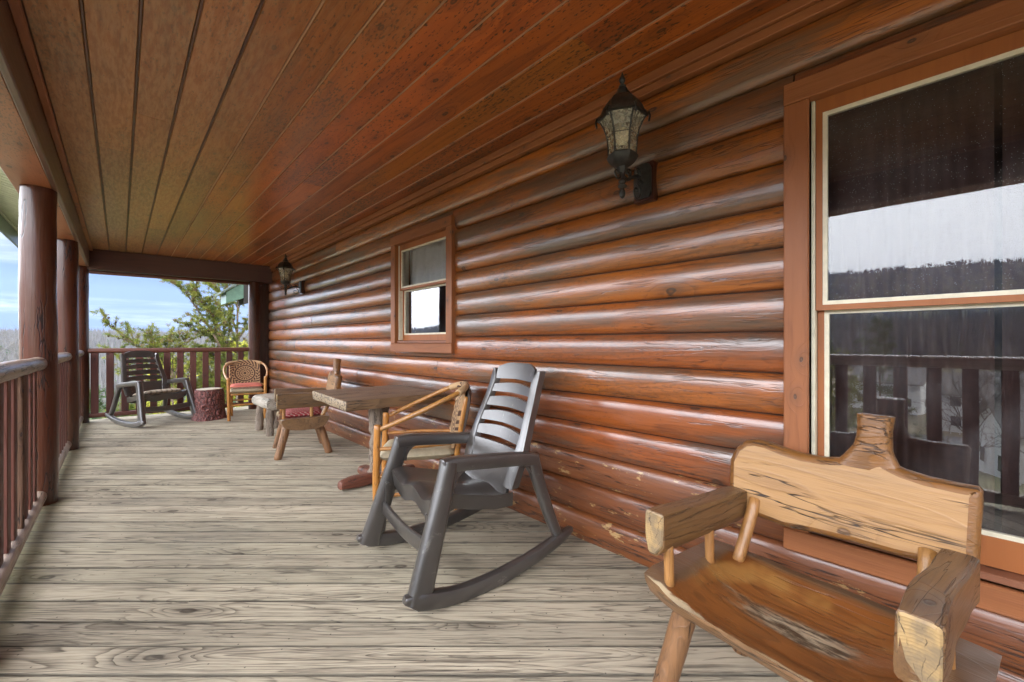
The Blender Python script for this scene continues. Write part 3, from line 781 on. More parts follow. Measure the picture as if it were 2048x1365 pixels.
# end beam (slightly skew like the end rail)
ea = math.atan2(8.80 - 9.055, 1.80 + .433)
def endpiece(name, z0, z1, th, mat, a=-.365, b=2.10, off=0.0, bev=.006):
    mid = (a + b) / 2
    me = boxm(name, -(b - a) / 2, (b - a) / 2, -th / 2, th / 2, z0, z1, mat, bev)
    return ob(name, me, roof, (mid, 9.055 + (mid + .433) * math.tan(ea) + off, 0), (0, 0, ea))
endpiece('end_beam', 2.345, 2.655, .16, M['beamx'])
v, f = tube([(-.34, 0, 0), (1.93, 0, 0)], .030, 12)
ob('end_beam_rail', mesh('end_beam_rail', v, f, M['railx']), roof, (0, 9.055 + .433 * math.tan(ea), 2.312), (0, 0, ea))
# soffit with ribs and fascia
sv = []; sf = []
xs = [(-.578, 2.64), (-1.02, 2.765)]
nrib = 110
for i in range(nrib):
    y0 = -2.6 + i * .107; y1 = y0 + .107
    o = len(sv)
    for (yy, dz) in ((y0, 0), (y0 + .092, 0), (y0 + .094, .012), (y1 - .002, .012), (y1, 0)):
        for (xx, zz) in xs: sv.append((xx, yy, zz + dz))
    for q in range(4): sf.append((o + 2 * q, o + 2 * q + 1, o + 2 * q + 3, o + 2 * q + 2))
part('soffit', (sv, sf), M['greenv'], roof, smooth=False)
box('fascia', -1.045, -1.02, -2.6, 9.25, 2.555, 2.86, M['green'], roof, .004)
box('fascia_lip', -1.019, -.995, -2.6, 9.25, 2.735, 2.76, M['greenv'], roof, .003)
# neighbouring eave seen past the end of the porch
ev = part('eave_return', prism([(1.70, 2.10), (2.03, 2.235), (2.03, 2.60), (1.70, 2.345)], 10.95, 11.6, 'y'), M['green'], roof, smooth=False)
part('eave_shingles', prism([(1.60, 2.30), (2.06, 2.655), (2.06, 2.69), (1.60, 2.335)], 10.88, 11.75, 'y'), M['shingle'], roof, smooth=False)
part('eave_side', prism([(2.035, 2.10), (2.6, 2.30), (2.6, 2.72), (2.035, 2.60)], 10.98, 11.6, 'y'), M['dark'], roof, smooth=False)

# ================================================================== POSTS
def logpost(x, y, r0, z1, seed, label, group=None, rt=None):
    t = thing('log_post', label, 'post', (x, y, 0), 0, group)
    V, F = tube([(0, 0, -.02), (0.004, 0, .8), (-.003, .004, 1.6), (0, 0, z1)], lambda u: r0 * (1.03 - .06 * u), 28, 26, .045, seed, False)
    part('shaft', (V, F), M['post'], t, 50)
    return t
logpost(-.445, 4.72, .098, ZB, 3, 'thickest looking stained log post with a long vertical crack, nearest on the railing side')
logpost(-.440, 6.89, .096, ZB, 11, 'stained round log post in the middle of the railing row')
logpost(-.436, 9.055, .094, ZB, 17, 'stained round log post at the far corner of the railing')
logpost(-.445, 2.50, .098, ZB, 23, 'stained round log post beside the camera, just outside the view')
logpost(-.445, -1.15, .098, ZB, 29, 'stained round log post behind the camera')
hp = thing('log_post', 'half-hidden log post where the end rail meets the log wall', 'post', (1.80, 8.80, 0))
V, F = tube([(0, 0, -.02), (0, 0, 1.2), (0, 0, 2.34)], .094, 24, 14, .03, 40, False)
part('shaft', (V, F), M['post'], hp, 50)

# ================================================================== RAILINGS
def rail_section(y0, y1, first, label, old=None):
    t = thing('porch_railing', label, 'railing', (-.440, 0, 0), 0, 'railing sections between the log posts')
    L = y1 - y0; sd = random.uniform(0, 90)
    part('top_rail', tube([(0, y0, 1.064), (0, (y0 + y1) / 2, 1.068), (0, y1, 1.064)], .050, 20, max(6, int(L / .12)), .06, sd), M['rail'], t, 50)
    part('bottom_rail', tube([(0, y0, .072), (0, y1, .074)], .046, 18, max(6, int(L / .15)), .06, sd + 5), M['rail'], t, 50)
    y = y0 + first; i = 0
    me = boxm('baluster', -.016, .016, -.043, .043, -.485, .485, M['baluster'], .004)
    while y < y1 - .05:
        if old is not None and i == old:
            V, F = sweep([(0, 0, -.485), (.002, .003, 0), (0, 0, .485)], rrect(.075, .05, .012), 14, Vector((0, 1, 0)))
            o = part('baluster', (jit(V, .006, 9), F), M['oldbaluster'], t, 40); o.location = (0, y, .565); tag(o, 'weathered greyish rough baluster')
        else:
            ob('baluster', me, t, (0, y, .565), (0, 0, 0))
        y += .1935; i += 1
    return t
rail_section(6.99, 8.96, .11, 'farthest side railing section, between the middle log post and the corner post')
rail_section(4.82, 6.79, .11, 'side railing section between the nearest and the middle log post')
rail_section(2.60, 4.62, .045, 'nearest side railing section with a weathered grey baluster, at the left edge', 6)
rail_section(-1.05, 2.40, .12, 'side railing section beside the camera, seen mirrored in the large window')
rail_section(-2.60, -1.25, .12, 'side railing section behind the camera')
er = thing('porch_railing', 'railing closing the far end of the porch, behind the rocking chair and stump', 'railing', (-.436, 9.055, 0), ea, 'end railing')
LE = math.hypot(2.236, .255)
part('top_rail', sweep([(.05, 0, 1.096), (LE - .05, 0, 1.098)], rrect(.085, .074, .032, 4), 12, Vector((0, 1, 0))), M['railx'], er, 50)
part('bottom_rail', sweep([(.05, 0, .098), (LE - .05, 0, .098)], rrect(.06, .070, .02, 3), 8, Vector((0, 1, 0))), M['railx'], er, 50)
me = boxm('baluster', -.0435, .0435, -.016, .016, -.465, .465, M['baluster'], .004)
for i in range(12):
    x = .155 + i * .1715
    ob('baluster', me, er, (x, -.005, .597))

# ================================================================== ROCKING CHAIR
def rocker():
    t = thing('rocking_chair', 'dark brown resin rocking chair near the carved chair, sheen on its slatted back', 'rocking chair', (1.425, 1.90, 0), 3.012, 'brown resin rocking chairs')
    m = M['resin']
    def runz(x): 
        d = x - .17
        return d * d / (2 * (1.95 if d < 0 else .80))
    for sgn in (1, -1):
        def sec(u):
            h = .072 * (1 - .35 * u ** 3) if u > .12 else .072 + .035 * math.sin(u / .12 * math.pi) * .8
            return rrect(.052, h, .014, 2)
        xs_ = [.485 - (.485 + .514) * i / 17 for i in range(18)]
        pts = []
        for i, x in enumerate(xs_):
            u = i / 17; h = .072 * (1 - .35 * u ** 3)
            pts.append((x, sgn * (.352 + .012 * math.sin(u * math.pi)), runz(x) + h / 2 * (1 if u > .12 else 1.0)))
        def sc(u):
            if u < .06: return (.8, .45 + u * 9)
            if u < .2: return (1.12 - (u - .06) * .85, 1.06)
            if u > .93: return (1 - (u - .93) * 4, 1 - (u - .93) * 6)
            return (1, 1)
        part('runner', sweep(pts, lambda u: rrect(.054, .074 * (1 - .3 * u ** 3), .014, 2), 34, Vector((0, 1, 0)), sc, .006), m, t, 40)
        # one moulded side: front leg, arm, rear leg
        part('front_leg', sweep([(.425, sgn * .350, .055), (.36, sgn * .332, .26), (.285, sgn * .312, .50), (.245, sgn * .302, .648)],
             lambda u: rrect(.066, .118 - .036 * u, .026, 3), 16, Vector((0, 1, 0))), m, t, 40)
        part('arm', sweep([(.278, sgn * .300, .628), (.2, sgn * .301, .632), (0, sgn * .304, .612), (-.2, sgn * .307, .590), (-.285, sgn * .308, .572)],
             lambda u: [(q[0] , q[1]) for q in rrect(.062, .070, .014, 2)], 22, Vector((0, 1, 0)), None, .006), m, t, 40)
        part('rear_leg', sweep([(-.262, sgn * .309, .585), (-.31, sgn * .318, .42), (-.38, sgn * .334, .22), (-.435, sgn * .348, .10)],
             lambda u: rrect(.052, .078 - .026 * u, .018, 3), 14, Vector((0, 1, 0))), m, t, 40)
        # inner gusset between arm and front leg
        part('gusset', prism([(.245, .60), (.16, .60), (.185, .588), (.205, .572), (.218, .55), (.228, .51)], sgn * .302 - .022, sgn * .302 + .022, 'y'), m, t, 0, smooth=False)
        part('gusset', prism([(-.27, .56), (-.16, .572), (-.20, .56), (-.225, .54), (-.25, .50), (-.275, .44)], sgn * .309 - .018, sgn * .309 + .018, 'y'), m, t, 0, smooth=False)
    # seat shell
    nu, nv = 22, 26; V = []; F = []
    def seat(u, v):
        x = .305 - .47 * u; y = (-.275 + .55 * v) * (1 - .04 * u)
        e = abs(2 * v - 1)
        z = .486 - .125 * (u ** .9) + .035 * max(0, u - .75) * 4 * .6
        z += .022 * e ** 6 - .024 * math.exp(-((e - .52) / .26) ** 2) * (1 - .5 * u) + .006 * math.exp(-(e / .2) ** 2)
        if u < .12: z -= .030 * (1 - u / .12) ** 2
        return (x + .012 * e * (u < .1), y, z)
    for i in range(nu + 1):
        for j in range(nv + 1): V.append(seat(i / nu, j / nv))
    w_ = nv + 1
    for i in range(nu):
        for j in range(nv):
            a = i * w_ + j; F.append((a, a + w_, a + w_ + 1, a + 1))
    edge = [j for j in range(w_)] + [i * w_ + nv for i in range(1, nu + 1)] + [nu * w_ + j for j in range(nv - 1, -1, -1)] + [i * w_ for i in range(nu - 1, 0, -1)]
    o = len(V); ne = len(edge)
    for e in edge:
        x, y, z = V[e]; V.append((x - .012 * (x > .29), y * .985, z - (.088 if x > .2 else .075)))
    for i in range(ne):
        j = (i + 1) % ne; F.append((edge[i], edge[j], o + j, o + i))
    part('seat', (V, F), m, t, 55)
    # front lower rail with webs
    part('front_rail', sweep([(.352, -.325, .262), (.352, 0, .236), (.352, .325, .262)], rrect(.022, .074, .008, 2), 12, Vector((1, 0, 0))), m, t, 40)
    for sgn in (1, -1):
        part('rail_bracket', prism([(sgn * .26, .41), (sgn * .318, .41), (sgn * .345, .16), (sgn * .335, .10), (sgn * .300, .215), (sgn * .27, .30)], .335, .352, 'x'), m, t, 0, smooth=False)
    # back
    prof = [(-.148, .355), (-.185, .50), (-.235, .64), (-.293, .79), (-.345, .92), (-.385, 1.045)]
    PR = resample([(a, 0, b) for a, b in prof], 40)
    def bx(z):
        for a, b in zip(PR, PR[1:]):
            if a.z <= z <= b.z: return a.x + (b.x - a.x) * (z - a.z) / (b.z - a.z)
        return PR[-1].x - .3 * (z - PR[-1].z)
    def half(z): return .290 - .045 * max(0, min(1, (z - .60) / .35)) - .01 * max(0, (z - 1.0) * 6) - .03 * max(0, (.55 - z) / .2)
    for sgn in (1, -1):
        zs = [.42, .50, .56, .62, .68, .75, .82, .89, .96, 1.0, 1.03, 1.052]
        rings = []
        for z in zs:
            hw = half(z); wd = .058 if z < 1.0 else .058 - (z - 1.0) * .55
            if z < .66: wd += .03 * min(1, (.66 - z) / .1)
            x = bx(z); yo = sgn * hw; yi = sgn * (hw - wd)
            P4 = [(x + .012, yo), (x + .020, yo - sgn * .012), (x + .016, yi + sgn * .004), (x + .008, yi), (x - .028, yi), (x - .036, yo - sgn * .004)]
            if sgn < 0: P4 = P4[::-1]
            rings.append([(p[0], p[1], z) for p in P4])
        part('back_stile', loft(rings), m, t, 40)
    sl = [(.986, 1.060, .032), (.903, .950, .016), (.816, .866, .018), (.725, .778, .018), (.640, .692, .018)]
    for (a, b, arch) in sl:
        hw = half((a + b) / 2) - .052; n = 16; top = []; bot = []
        for i in range(n + 1):
            y = -hw + 2 * hw * i / n; c = 1 - abs(y / hw)
            cc = math.sin(min(1, c * 1.0) * math.pi / 2) if arch < .03 else (math.sin(min(1, c * 1.7) * math.pi / 2))
            top.append((y, b + arch * cc)); bot.append((y, a + (.006 * c)))
        V = []; F = []
        for fb in (0, 1):
            for lst in (bot, top):
                for y, z in lst:
                    bow = -.020 * (1 - (y / hw) ** 2)
                    V.append((bx(z) + bow + (.010 if fb == 0 else -.006), y, z))
        k_ = n + 1
        for i in range(n):
            F += [(i, i + 1, k_ + i + 1, k_ + i), (2 * k_ + i, 3 * k_ + i, 3 * k_ + i + 1, 2 * k_ + i + 1), (k_ + i, k_ + i + 1, 3 * k_ + i + 1, 3 * k_ + i), (i, 2 * k_ + i, 2 * k_ + i + 1, i + 1)]
        part('back_slat', (V, F), m, t, 40)
    # lower back panel down to the seat
    V = []; F = []; n = 14; mz = 6
    for fb in (0, 1):
        for j in range(mz + 1):
            z = .37 + (.615 - .37) * j / mz
            for i in range(n + 1):
                y = -.225 + .45 * i / n
                V.append((bx(z) - .020 * (1 - (y / .225) ** 2) + (.012 if fb == 0 else -.004), y, z))
    w_ = n + 1; hf = (mz + 1) * w_
    for j in range(mz):
        for i in range(n):
            a = j * w_ + i; F += [(a, a + 1, a + w_ + 1, a + w_), (hf + a, hf + a + w_, hf + a + w_ + 1, hf + a + 1)]
    for i in range(n):
        for a in (i, mz * w_ + i): F.append((a, hf + a, hf + a + 1, a + 1))
    part('back_panel', (V, F), m, t, 40)
    return t
rk = rocker()
rk2 = copy_tree(rk)
rk2['label'] = 'dark brown resin rocking chair with a plaid cushion at the far end of the porch'
rk2.location = (.38, 8.372, 0); rk2.rotation_euler = (0, 0, -1.162)

def pillow(wx, wy, h, n=16, e=.38, tuft=0.0, seed=1.0):
    V = []; F = []
    for s in (1, -1):
        for i in range(n + 1):
            for j in range(n + 1):
                u = 2 * i / n - 1; v = 2 * j / n - 1
                k = max(0, (1 - u ** 4) * (1 - v ** 4)) ** e
                z = s * h / 2 * k + .006 * noise.noise(Vector((u * 3, v * 3, seed))) * k
                if tuft: z -= s * tuft * sum(math.exp(-((u - a) ** 2 + (v - b) ** 2) / .03) for a in (-.4, .4) for b in (-.4, .4))
                V.append((u * wx / 2 * (1 - .05 * v * v), v * wy / 2 * (1 - .05 * u * u), z))
    w = n + 1; hf = w * w
    for i in range(n):
        for j in range(n):
            a = i * w + j; F += [(a, a + w, a + w + 1, a + 1), (hf + a, hf + a + 1, hf + a + w + 1, hf + a + w)]
    return V, F
def cushion(mat, loc, rz, size, label, tilt=0.0, tuft=.008):
    V, F = pillow(*size, tuft=tuft)
    o = ob('seat_cushion', mesh('seat_cushion', V, F, mat), None, loc, (0, tilt, rz)); return tag(o, label, 'cushion')
cyaw = -1.162
cushion(M['plaid'], (.38 + .09 * math.cos(cyaw), 8.372 + .09 * math.sin(cyaw), .462), cyaw, (.45, .47, .075), 'tan plaid seat cushion on the far rocking chair', R(-8))

# ================================================================== BARREL CHAIRS (hickory poles)
def hickory():
    t = thing('hickory_pole_chair', 'hickory pole armchair with beige seat between the plank table and the near rocker', 'chair', (1.582, 2.643, 0), 2.570, 'hickory pole armchairs with round-pattern backs')
    h, hx = M['hick'], M['hickx']
    for sgn in (1, -1):
        sd = 3 + sgn
        part('leg', tube([(.262, sgn * .240, 0), (.268, sgn * .244, .3), (.258, sgn * .250, .672)], .0225, 12, 16, .12, sd), h, t, 60)
        part('leg', tube([(-.270, sgn * .185, 0), (-.255, sgn * .190, .3), (-.29, sgn * .205, .62), (-.33, sgn * .200, .84)], .019, 12, 16, .12, sd + 9), h, t, 60)
        for z, y in ((.20, .236), (.33, .238), (.515, .246)):
            part('side_rail', tube([(.262, sgn * y, z), (0, sgn * (y + .002), z + .006), (-.262, sgn * .196, z + .01)], .0125, 10, 10, .12, sd + z * 20), hx, t, 60)
    part('front_rail', tube([(.264, -.24, .235), (.266, 0, .242), (.264, .24, .235)], .014, 10, 10, .1, 7), hx, t, 60)
    part('front_rail', tube([(.258, -.24, .405), (.258, .24, .405)], .015, 10, 8, .1, 8), hx, t, 60)
    part('rear_rail', tube([(-.262, -.19, .26), (-.262, .19, .26)], .013, 10, 8, .1, 9), hx, t, 60)
    hoop = [(.235, -.262, .650), (.02, -.296, .745), (-.18, -.280, .835), (-.30, -.20, .885), (-.345, 0, .905), (-.30, .20, .885), (-.18, .280, .835), (.02, .296, .745), (.235, .262, .650)]
    part('arm_hoop', tube(hoop, .0165, 12, 60, .10, 12), hx, t, 60)
    # seat pad
    V, F = pillow(.52, .46, .085, 18, .30, 0.0, 5); V = [(x, y * (.93 + .12 * (x / .52 + .5)), z + .448 + .008 * (1 - (2 * y / .46) ** 2)) for x, y, z in V]
    part('seat', (V, F), M['beige'], t, 60)
    # curved back pad with printed mandala
    def backsheet(off, z0, z1, nm, mat, wid=.215):
        n, mz = 24, 10; V = []; F = []
        for s in (0, 1):
            for j in range(mz + 1):
                v = j / mz; z = z0 + (z1 - z0) * v
                for i in range(n + 1):
                    y = -wid + 2 * wid * i / n
                    x = -.262 - .085 * v + .55 * y * y * (1) + off + (.0 if s == 0 else -.032 * math.sin(math.pi * min(1, max(.12, v))) ** .3)
                    zz = z - .55 * y * y * v
                    V.append((x, y, zz))
        w = n + 1; hf = (mz + 1) * w
        for j in range(mz):
            for i in range(n):
                a = j * w + i; F += [(a, a + 1, a + w + 1, a + w), (hf + a, hf + a + w, hf + a + w + 1, hf + a + 1)]
        for i in range(n):
            for a in (i, mz * w + i): F.append((a, hf + a, hf + a + 1, a + 1))
        for j in range(mz):
            for a in (j * w, j * w + n): F.append((a, a + w, hf + a + w, hf + a))
        part(nm, (V, F), mat, t, 60)
    HP = resample(hoop, 60)
    part('fabric_wrap', tube([HP[i] for i in range(18, 42, 3)], .025, 14, 24, .05, 3), M['mandala'], t, 60)
    backsheet(.016, .49, .912, 'backrest', M['mandala'])
    backsheet(-.022, .49, .900, 'back_lining', M['blackback'], .213)
    return t
hk = hickory()
hk2 = copy_tree(hk)
hk2['label'] = 'hickory pole armchair with a faded pink cushion by the far corner'
hk2.location = (1.498, 7.886, 0); hk2.rotation_euler = (0, 0, -1.70)
cushion(M['pink'], (1.498 + .02 * math.cos(-1.7), 7.886 + .02 * math.sin(-1.7), .520), -1.70, (.47, .44, .072), 'faded pink seat cushion on the far pole armchair', 0, .004)

# ================================================================== CARVED SLAB CHAIRS
def carved():
    t = thing('carved_slab_chair', 'carved chair with glossy hollowed seat and pale slab back under the large window', 'chair', (1.511, .311, 0), 2.982, 'carved half-log slab chairs')
    # seat: hollowed half log, long axis = local y
    nu, nv = 26, 40; V = []; F = []; W, L = .48, .80
    def outline(v):   # x extent for given y (v in -1..1)
        front = .245 + .012 * noise.noise(Vector((v * 2.2, 3, 0))) - .03 * abs(v) ** 4
        back = -.235 - .010 * noise.noise(Vector((v * 2.6, 9, 0))) + .02 * abs(v) ** 4
        return front, back
    for i in range(nu + 1):
        for j in range(nv + 1):
            u = i / nu; v = 2 * j / nv - 1
            fr, bk = outline(v); x = fr + (bk - fr) * u; y = v * L / 2 * (1 - .02 * u)
            # dish
            rx = (u - .40) / .52; ry = v / .80
            d = max(0.0, 1 - abs(rx) ** 2.6) ** .8 * max(0.0, 1 - abs(ry) ** 3.2) ** .9
            z = .402 - .062 * d
            if u < .10: z -= .012 * (1 - u / .1)
            z += .004 * noise.noise(Vector((x * 9, y * 6, 1)))
            V.append((x, y, z))
    w_ = nv + 1
    for i in range(nu):
        for j in range(nv):
            a = i * w_ + j; F.append((a, a + w_, a + w_ + 1, a + 1))
    top = len(F)
    # underside rounded
    o = len(V)
    for i in range(nu + 1):
        for j in range(nv + 1):
            u = i / nu; v = 2 * j / nv - 1
            fr, bk = outline(v); x = fr + (bk - fr) * u; y = v * L / 2 * (1 - .02 * u)
            c = abs(2 * u - 1)
            prof = (1 - c ** 3.2) ** .55 if c < 1 else 0
            th = .030 + .090 * prof
            V.append((x * (1 - .0), y * (1 - .05 * (th / .12)), .398 - th))
    for i in range(nu):
        for j in range(nv):
            a = o + i * w_ + j; F.append((a, a + 1, a + w_ + 1, a + w_))
    edge = [j for j in range(w_)] + [i * w_ + nv for i in range(1, nu + 1)] + [nu * w_ + j for j in range(nv - 1, -1, -1)] + [i * w_ for i in range(nu - 1, 0, -1)]
    for i in range(len(edge)):
        a, b = edge[i], edge[(i + 1) % len(edge)]; F.append((a, b, b + o, a + o))
    mi = [0] * top + [1] * (len(F) - top)
    part('seat', (V, F), [M['carvedin'], M['carvedout']], t, 50, mi)
    # back slab
    ol = [(-.352, .560), (-.352, .618), (-.358, .728), (-.334, .786), (-.300, .818), (-.26, .829), (-.218, .827), (-.157, .813), (-.095, .806), (-.031, .809), (.015, .818), (.050, .838), (.075, .850),
          (.120, .850), (.145, .832), (.180, .818), (.233, .809), (.298, .807), (.339, .808), (.348, .795), (.346, .70), (.344, .60), (.24, .561), (.171, .553), (.068, .550), (-.049, .540), (-.141, .527), (-.228, .532), (-.30, .545)]
    def refine(ol):
        out = []
        for i in range(len(ol)):
            a, b = ol[i], ol[(i + 1) % len(ol)]; n = max(1, int(math.dist(a, b) / .018))
            for k in range(n): out.append((a[0] + (b[0] - a[0]) * k / n, a[1] + (b[1] - a[1]) * k / n))
        return out
    ol = refine(ol)
    def xat(z): return -.262 - .15 * (z - .55)
    cenx = sum(p[0] for p in ol) / len(ol); cenz = sum(p[1] for p in ol) / len(ol)
    # inset rings: front face -> bevel -> side -> bevel -> back
    def insetp(i, d):
        a, b, c = ol[i - 1], ol[i], ol[(i + 1) % len(ol)]
        tx, tz = c[0] - a[0], c[1] - a[1]; l = math.hypot(tx, tz); nx, nz = tz / l, -tx / l
        return (b[0] + nx * d, b[1] + nz * d)
    area2 = sum(ol[i - 1][0] * ol[i][1] - ol[i][0] * ol[i - 1][1] for i in range(len(ol)))
    sgn = -1 if area2 > 0 else 1
    rings = []
    for d, dx in ((.024, .0), (.012, -.004), (.003, -.013), (0, -.030), (.004, -.052), (.016, -.064)):
        ring = []
        for i in range(len(ol)):
            y, z = insetp(i, sgn * d)
            wob = .0025 * noise.noise(Vector((y * 14, z * 14, dx * 60))) if dx not in (.0, -.064) else 0
            ring.append((xat(z) + dx + wob, y + wob, z))
        rings.append(ring)
    V = [p for r in rings for p in r]; n = len(ol); F = []; mi = []
    for k in range(len(rings) - 1):
        for i in range(n):
            j = (i + 1) % n; F.append((k * n + i, k * n + j, (k + 1) * n + j, (k + 1) * n + i)); mi.append(1 if k > 0 else 1)
    F.append(tuple(range(n))[::-1]); mi.append(0)
    F.append(tuple(range((len(rings) - 1) * n, len(rings) * n))); mi.append(1)
    bk = part('backrest', (V, F), [M['slab'], M['bark']], t, 50, mi)
    bm = bmesh.new(); bm.from_mesh(bk.data); bmesh.ops.triangulate(bm, faces=[f for f in bm.faces if len(f.verts) > 4], ngon_method='EAR_CLIP'); bm.to_mesh(bk.data); bm.free()
    # branch stub
    V, F = sweep([(-.330, .095, .800), (-.332, .100, .85), (-.338, .104, .90), (-.344, .108, .976)], rrect(.096, .082, .034, 4), 22, Vector((0, 1, 0)), lambda u: (1.0 + 1.0 * max(0, 1 - u * 1.9) ** 1.6, .86 + .10 * u), .004)
    part('branch_stub', (jit(V, .010, 9, 4), F), M['bark'], t, 60)
    # arms
    for sgn_, zr in ((1, 0), (-1, .01)):
        def sec(u):
            w0, h0 = .078, .150
            base = [(.5, .5), (-.42, .5), (-.5, .40), (-.5, -.10), (-.30, -.5), (.10, -.5), (.5, -.22)]
            if sgn_ > 0: base = [(.5, .44), (.40, .5), (-.44, .5), (-.5, .42), (-.48, -.42), (-.36, -.5), (.40, -.5), (.48, -.40)]
            pts = []
            for q in range(len(base)):
                a, b, c = Vector(base[q - 1]), Vector(base[q]), Vector(base[(q + 1) % len(base)])
                pts += [b.lerp(a, .12), b, b.lerp(c, .12)]
            pts = [((p.lerp(Vector((0, 0)), .03) if i % 3 == 1 else p)) for i, p in enumerate(pts)]
            return [(p.x * w0, p.y * h0 + .0) for p in pts]
        ys = .312 * sgn_
        pts = [(.255, ys + .012 * sgn_, .574), (.10, ys + .004 * sgn_, .572), (-.10, ys, .566), (-.262, ys - .002 * sgn_, .560)]
        V, F = sweep(pts, sec, 16, Vector((0, 1, 0)), lambda u: (1.0 - .05 * math.sin(u * 3), 1 - .12 * u), .005)
        V = jit(V, .006, 7, 5 + sgn_)
        o = part('arm', (V, F), M['armwood'], t, 40)
        # split cap to end-grain look: a thin sawn face
        capsec = sec(0); c0 = Vector(pts[0])
        ring = [(c0.x + .0065, c0.y + q[0] * .80, c0.z + q[1] * .86) for q in capsec]
        ring2 = [(c0.x + .001, c0.y + q[0] * .90, c0.z + q[1] * .93) for q in capsec]
        part('sawn_end', (jit(loft([ring2, ring])[0], .003, 7, 5), loft([ring2, ring])[1]), M['endgrain'], t, 40)
        for px_, pz in ((.195, .385), (-.060, .385)):
            part('arm_peg', tube([(px_, ys + .004, pz), (px_, ys, .53)], .0165, 12, 6, .06, px_ * 9), M['pegwood'], t, 60)
        part('back_peg', tube([(-.165, ys - .055 * sgn_, .385), (-.215, ys - .062 * sgn_, .48), (-.275, ys - .068 * sgn_, .600)], .0215, 12, 8, .06, ys * 9), M['pegwood'], t, 60)
        # legs
        part('leg', tube([(.165, sgn_ * .255, .335), (.205, sgn_ * .285, .17), (.250, sgn_ * .310, 0)], lambda u: .040 - .004 * u, 16, 12, .10, 4 + sgn_), M['legwood'], t, 60)
        part('leg', tube([(-.13, sgn_ * .235, .335), (-.185, sgn_ * .255, .17), (-.235, sgn_ * .275, 0)], lambda u: .040 - .004 * u, 16, 12, .10, 9 + sgn_), M['legwood'], t, 60)
    return t

def endgrain():
    m, g, bs = newmat('sawn_end_grain')
    tc = g.n('ShaderNodeTexCoord').outputs['Object']
    s = g.n('ShaderNodeSeparateXYZ', None, i0=tc).outputs
    y = g.m('SUBTRACT', g.m('ABSOLUTE', s[1]), .330); z = g.m('SUBTRACT', s[2], .50)
    wv = g.noise(tc, 22.0, 3.0, .6)
    r = g.m('ADD', g.m('SQRT', g.m('ADD', g.m('MULTIPLY', y, y), g.m('MULTIPLY', z, z))), g.m('MULTIPLY', wv, .012))
    rg = g.m('POWER', g.m('FRACT', g.m('MULTIPLY', r, 130.0)), 2.0)
    a = g.m('ADD', g.m('ARCTAN2', z, y), g.m('MULTIPLY', wv, .35))
    ck = g.rng(g.m('ABSOLUTE', g.m('SINE', g.m('MULTIPLY', a, 11.0))), 0.0, .16, 1, 0)
    ck = g.m('MULTIPLY', ck, g.rng(g.noise(tc, 26.0, 2.0, .5), .40, .50))
    c = g.mix(g.m('MULTIPLY', rg, .30), (.44, .29, .13), (.20, .105, .045))
    c = g.mix(g.rng(g.noise(tc, 16.0, 4.0, .6), .42, .62, 0, .7), c, (.17, .13, .09))
    c = g.mix(g.m('MULTIPLY', ck, .85), c, (.05, .03, .02))
    g.nt.links.new(c, bs.inputs['Base Color']); bs.inputs['Roughness'].default_value = .5
    bp = g.n('ShaderNodeBump', None, Strength=.5, Distance=.003, Height=g.m('SUBTRACT', rg, g.m('MULTIPLY', ck, 3.0))); g.nt.links.new(bp.outputs[0], bs.inputs['Normal'])
    return m
M['endgrain'] = endgrain()

def carvedin():
    def ex(g, col):
        tc = g.n('ShaderNodeTexCoord').outputs['Object']
        s = g.n('ShaderNodeSeparateXYZ', None, i0=tc).outputs
        n = g.noise(g.v('MULTIPLY', tc, (14, 5, 14)), 1.0, 5.0, .65)
        n3 = g.noise(g.v('MULTIPLY', tc, (60, 12, 60)), 1.0, 4.0, .7)
        # grey worn patch in the middle of the dish, long along y
        e = g.m('ADD', g.m('POWER', g.m('DIVIDE', g.m('SUBTRACT', s[0], .015), .055), 2.0), g.m('POWER', g.m('DIVIDE', g.m('ADD', s[1], .02), .20), 2.0))
        pk = g.rng(g.m('ADD', e, g.m('MULTIPLY', g.m('SUBTRACT', g.m('ADD', g.m('MULTIPLY', n, .6), g.m('MULTIPLY', n3, .4)), .5), 6.0)), .3, 1.3, 1, 0)
        col = g.mix(g.m('MULTIPLY', pk, .92), col, g.mix(g.rng(n3, .40, .62), (.045, .030, .020), (.36, .29, .20)))
        # yellow brown worn zone
        col = g.mix(g.rng(g.noise(tc, 5.0, 3.0, .5), .52, .72, 0, .55), col, (.42, .22, .06))
        # grey dusty rim at both ends
        rim = g.rng(g.m('ADD', g.m('ABSOLUTE', s[1]), g.m('MULTIPLY', n, .03)), .300, .325)
        rb = g.rng(g.m('ADD', s[0], g.m('MULTIPLY', n, .03)), -.195, -.165, 1, 0)
        col = g.mix(g.m('MULTIPLY', g.m('MAXIMUM', rim, rb), .75), col, (.13, .085, .05))
        # pale chipped front edge
        fe = g.rng(g.m('ADD', s[0], g.m('MULTIPLY', g.m('SUBTRACT', n, .5), .075)), .214, .224)
        return g.mix(g.m('MULTIPLY', fe, .8), col, (.58, .47, .30))
    return wood('hollowed_seat_wood', (.20, .066, .014), (.050, .017, .006), knot=(.05, .025, .012), axis='y', rings=10, ringamt=.5, fine=.35, rough=.34, coat=.5, coatr=.2,
                bump=.35, stretch=(1.1, 6, 6), knots=(1.3, 4), vary=.04, cracks=.4, extra=ex)
M['carvedin'] = carvedin()
cv1 = carved()
cv2 = copy_tree(cv1)
cv2['label'] = 'carved slab chair with a red patterned cushion beyond the plank table'
cv2.location = (1.500, 5.006, .03); cv2.rotation_euler = (0, 0, 2.929); cv2.scale = (1.03, .93, 1.06)
cv2.location.z = 0
cushion(M['redpat'], (1.50, 5.02, .435), 2.929, (.40, .52, .085), 'red and white patterned cushion on the seat of the middle carved chair', 0, .004)

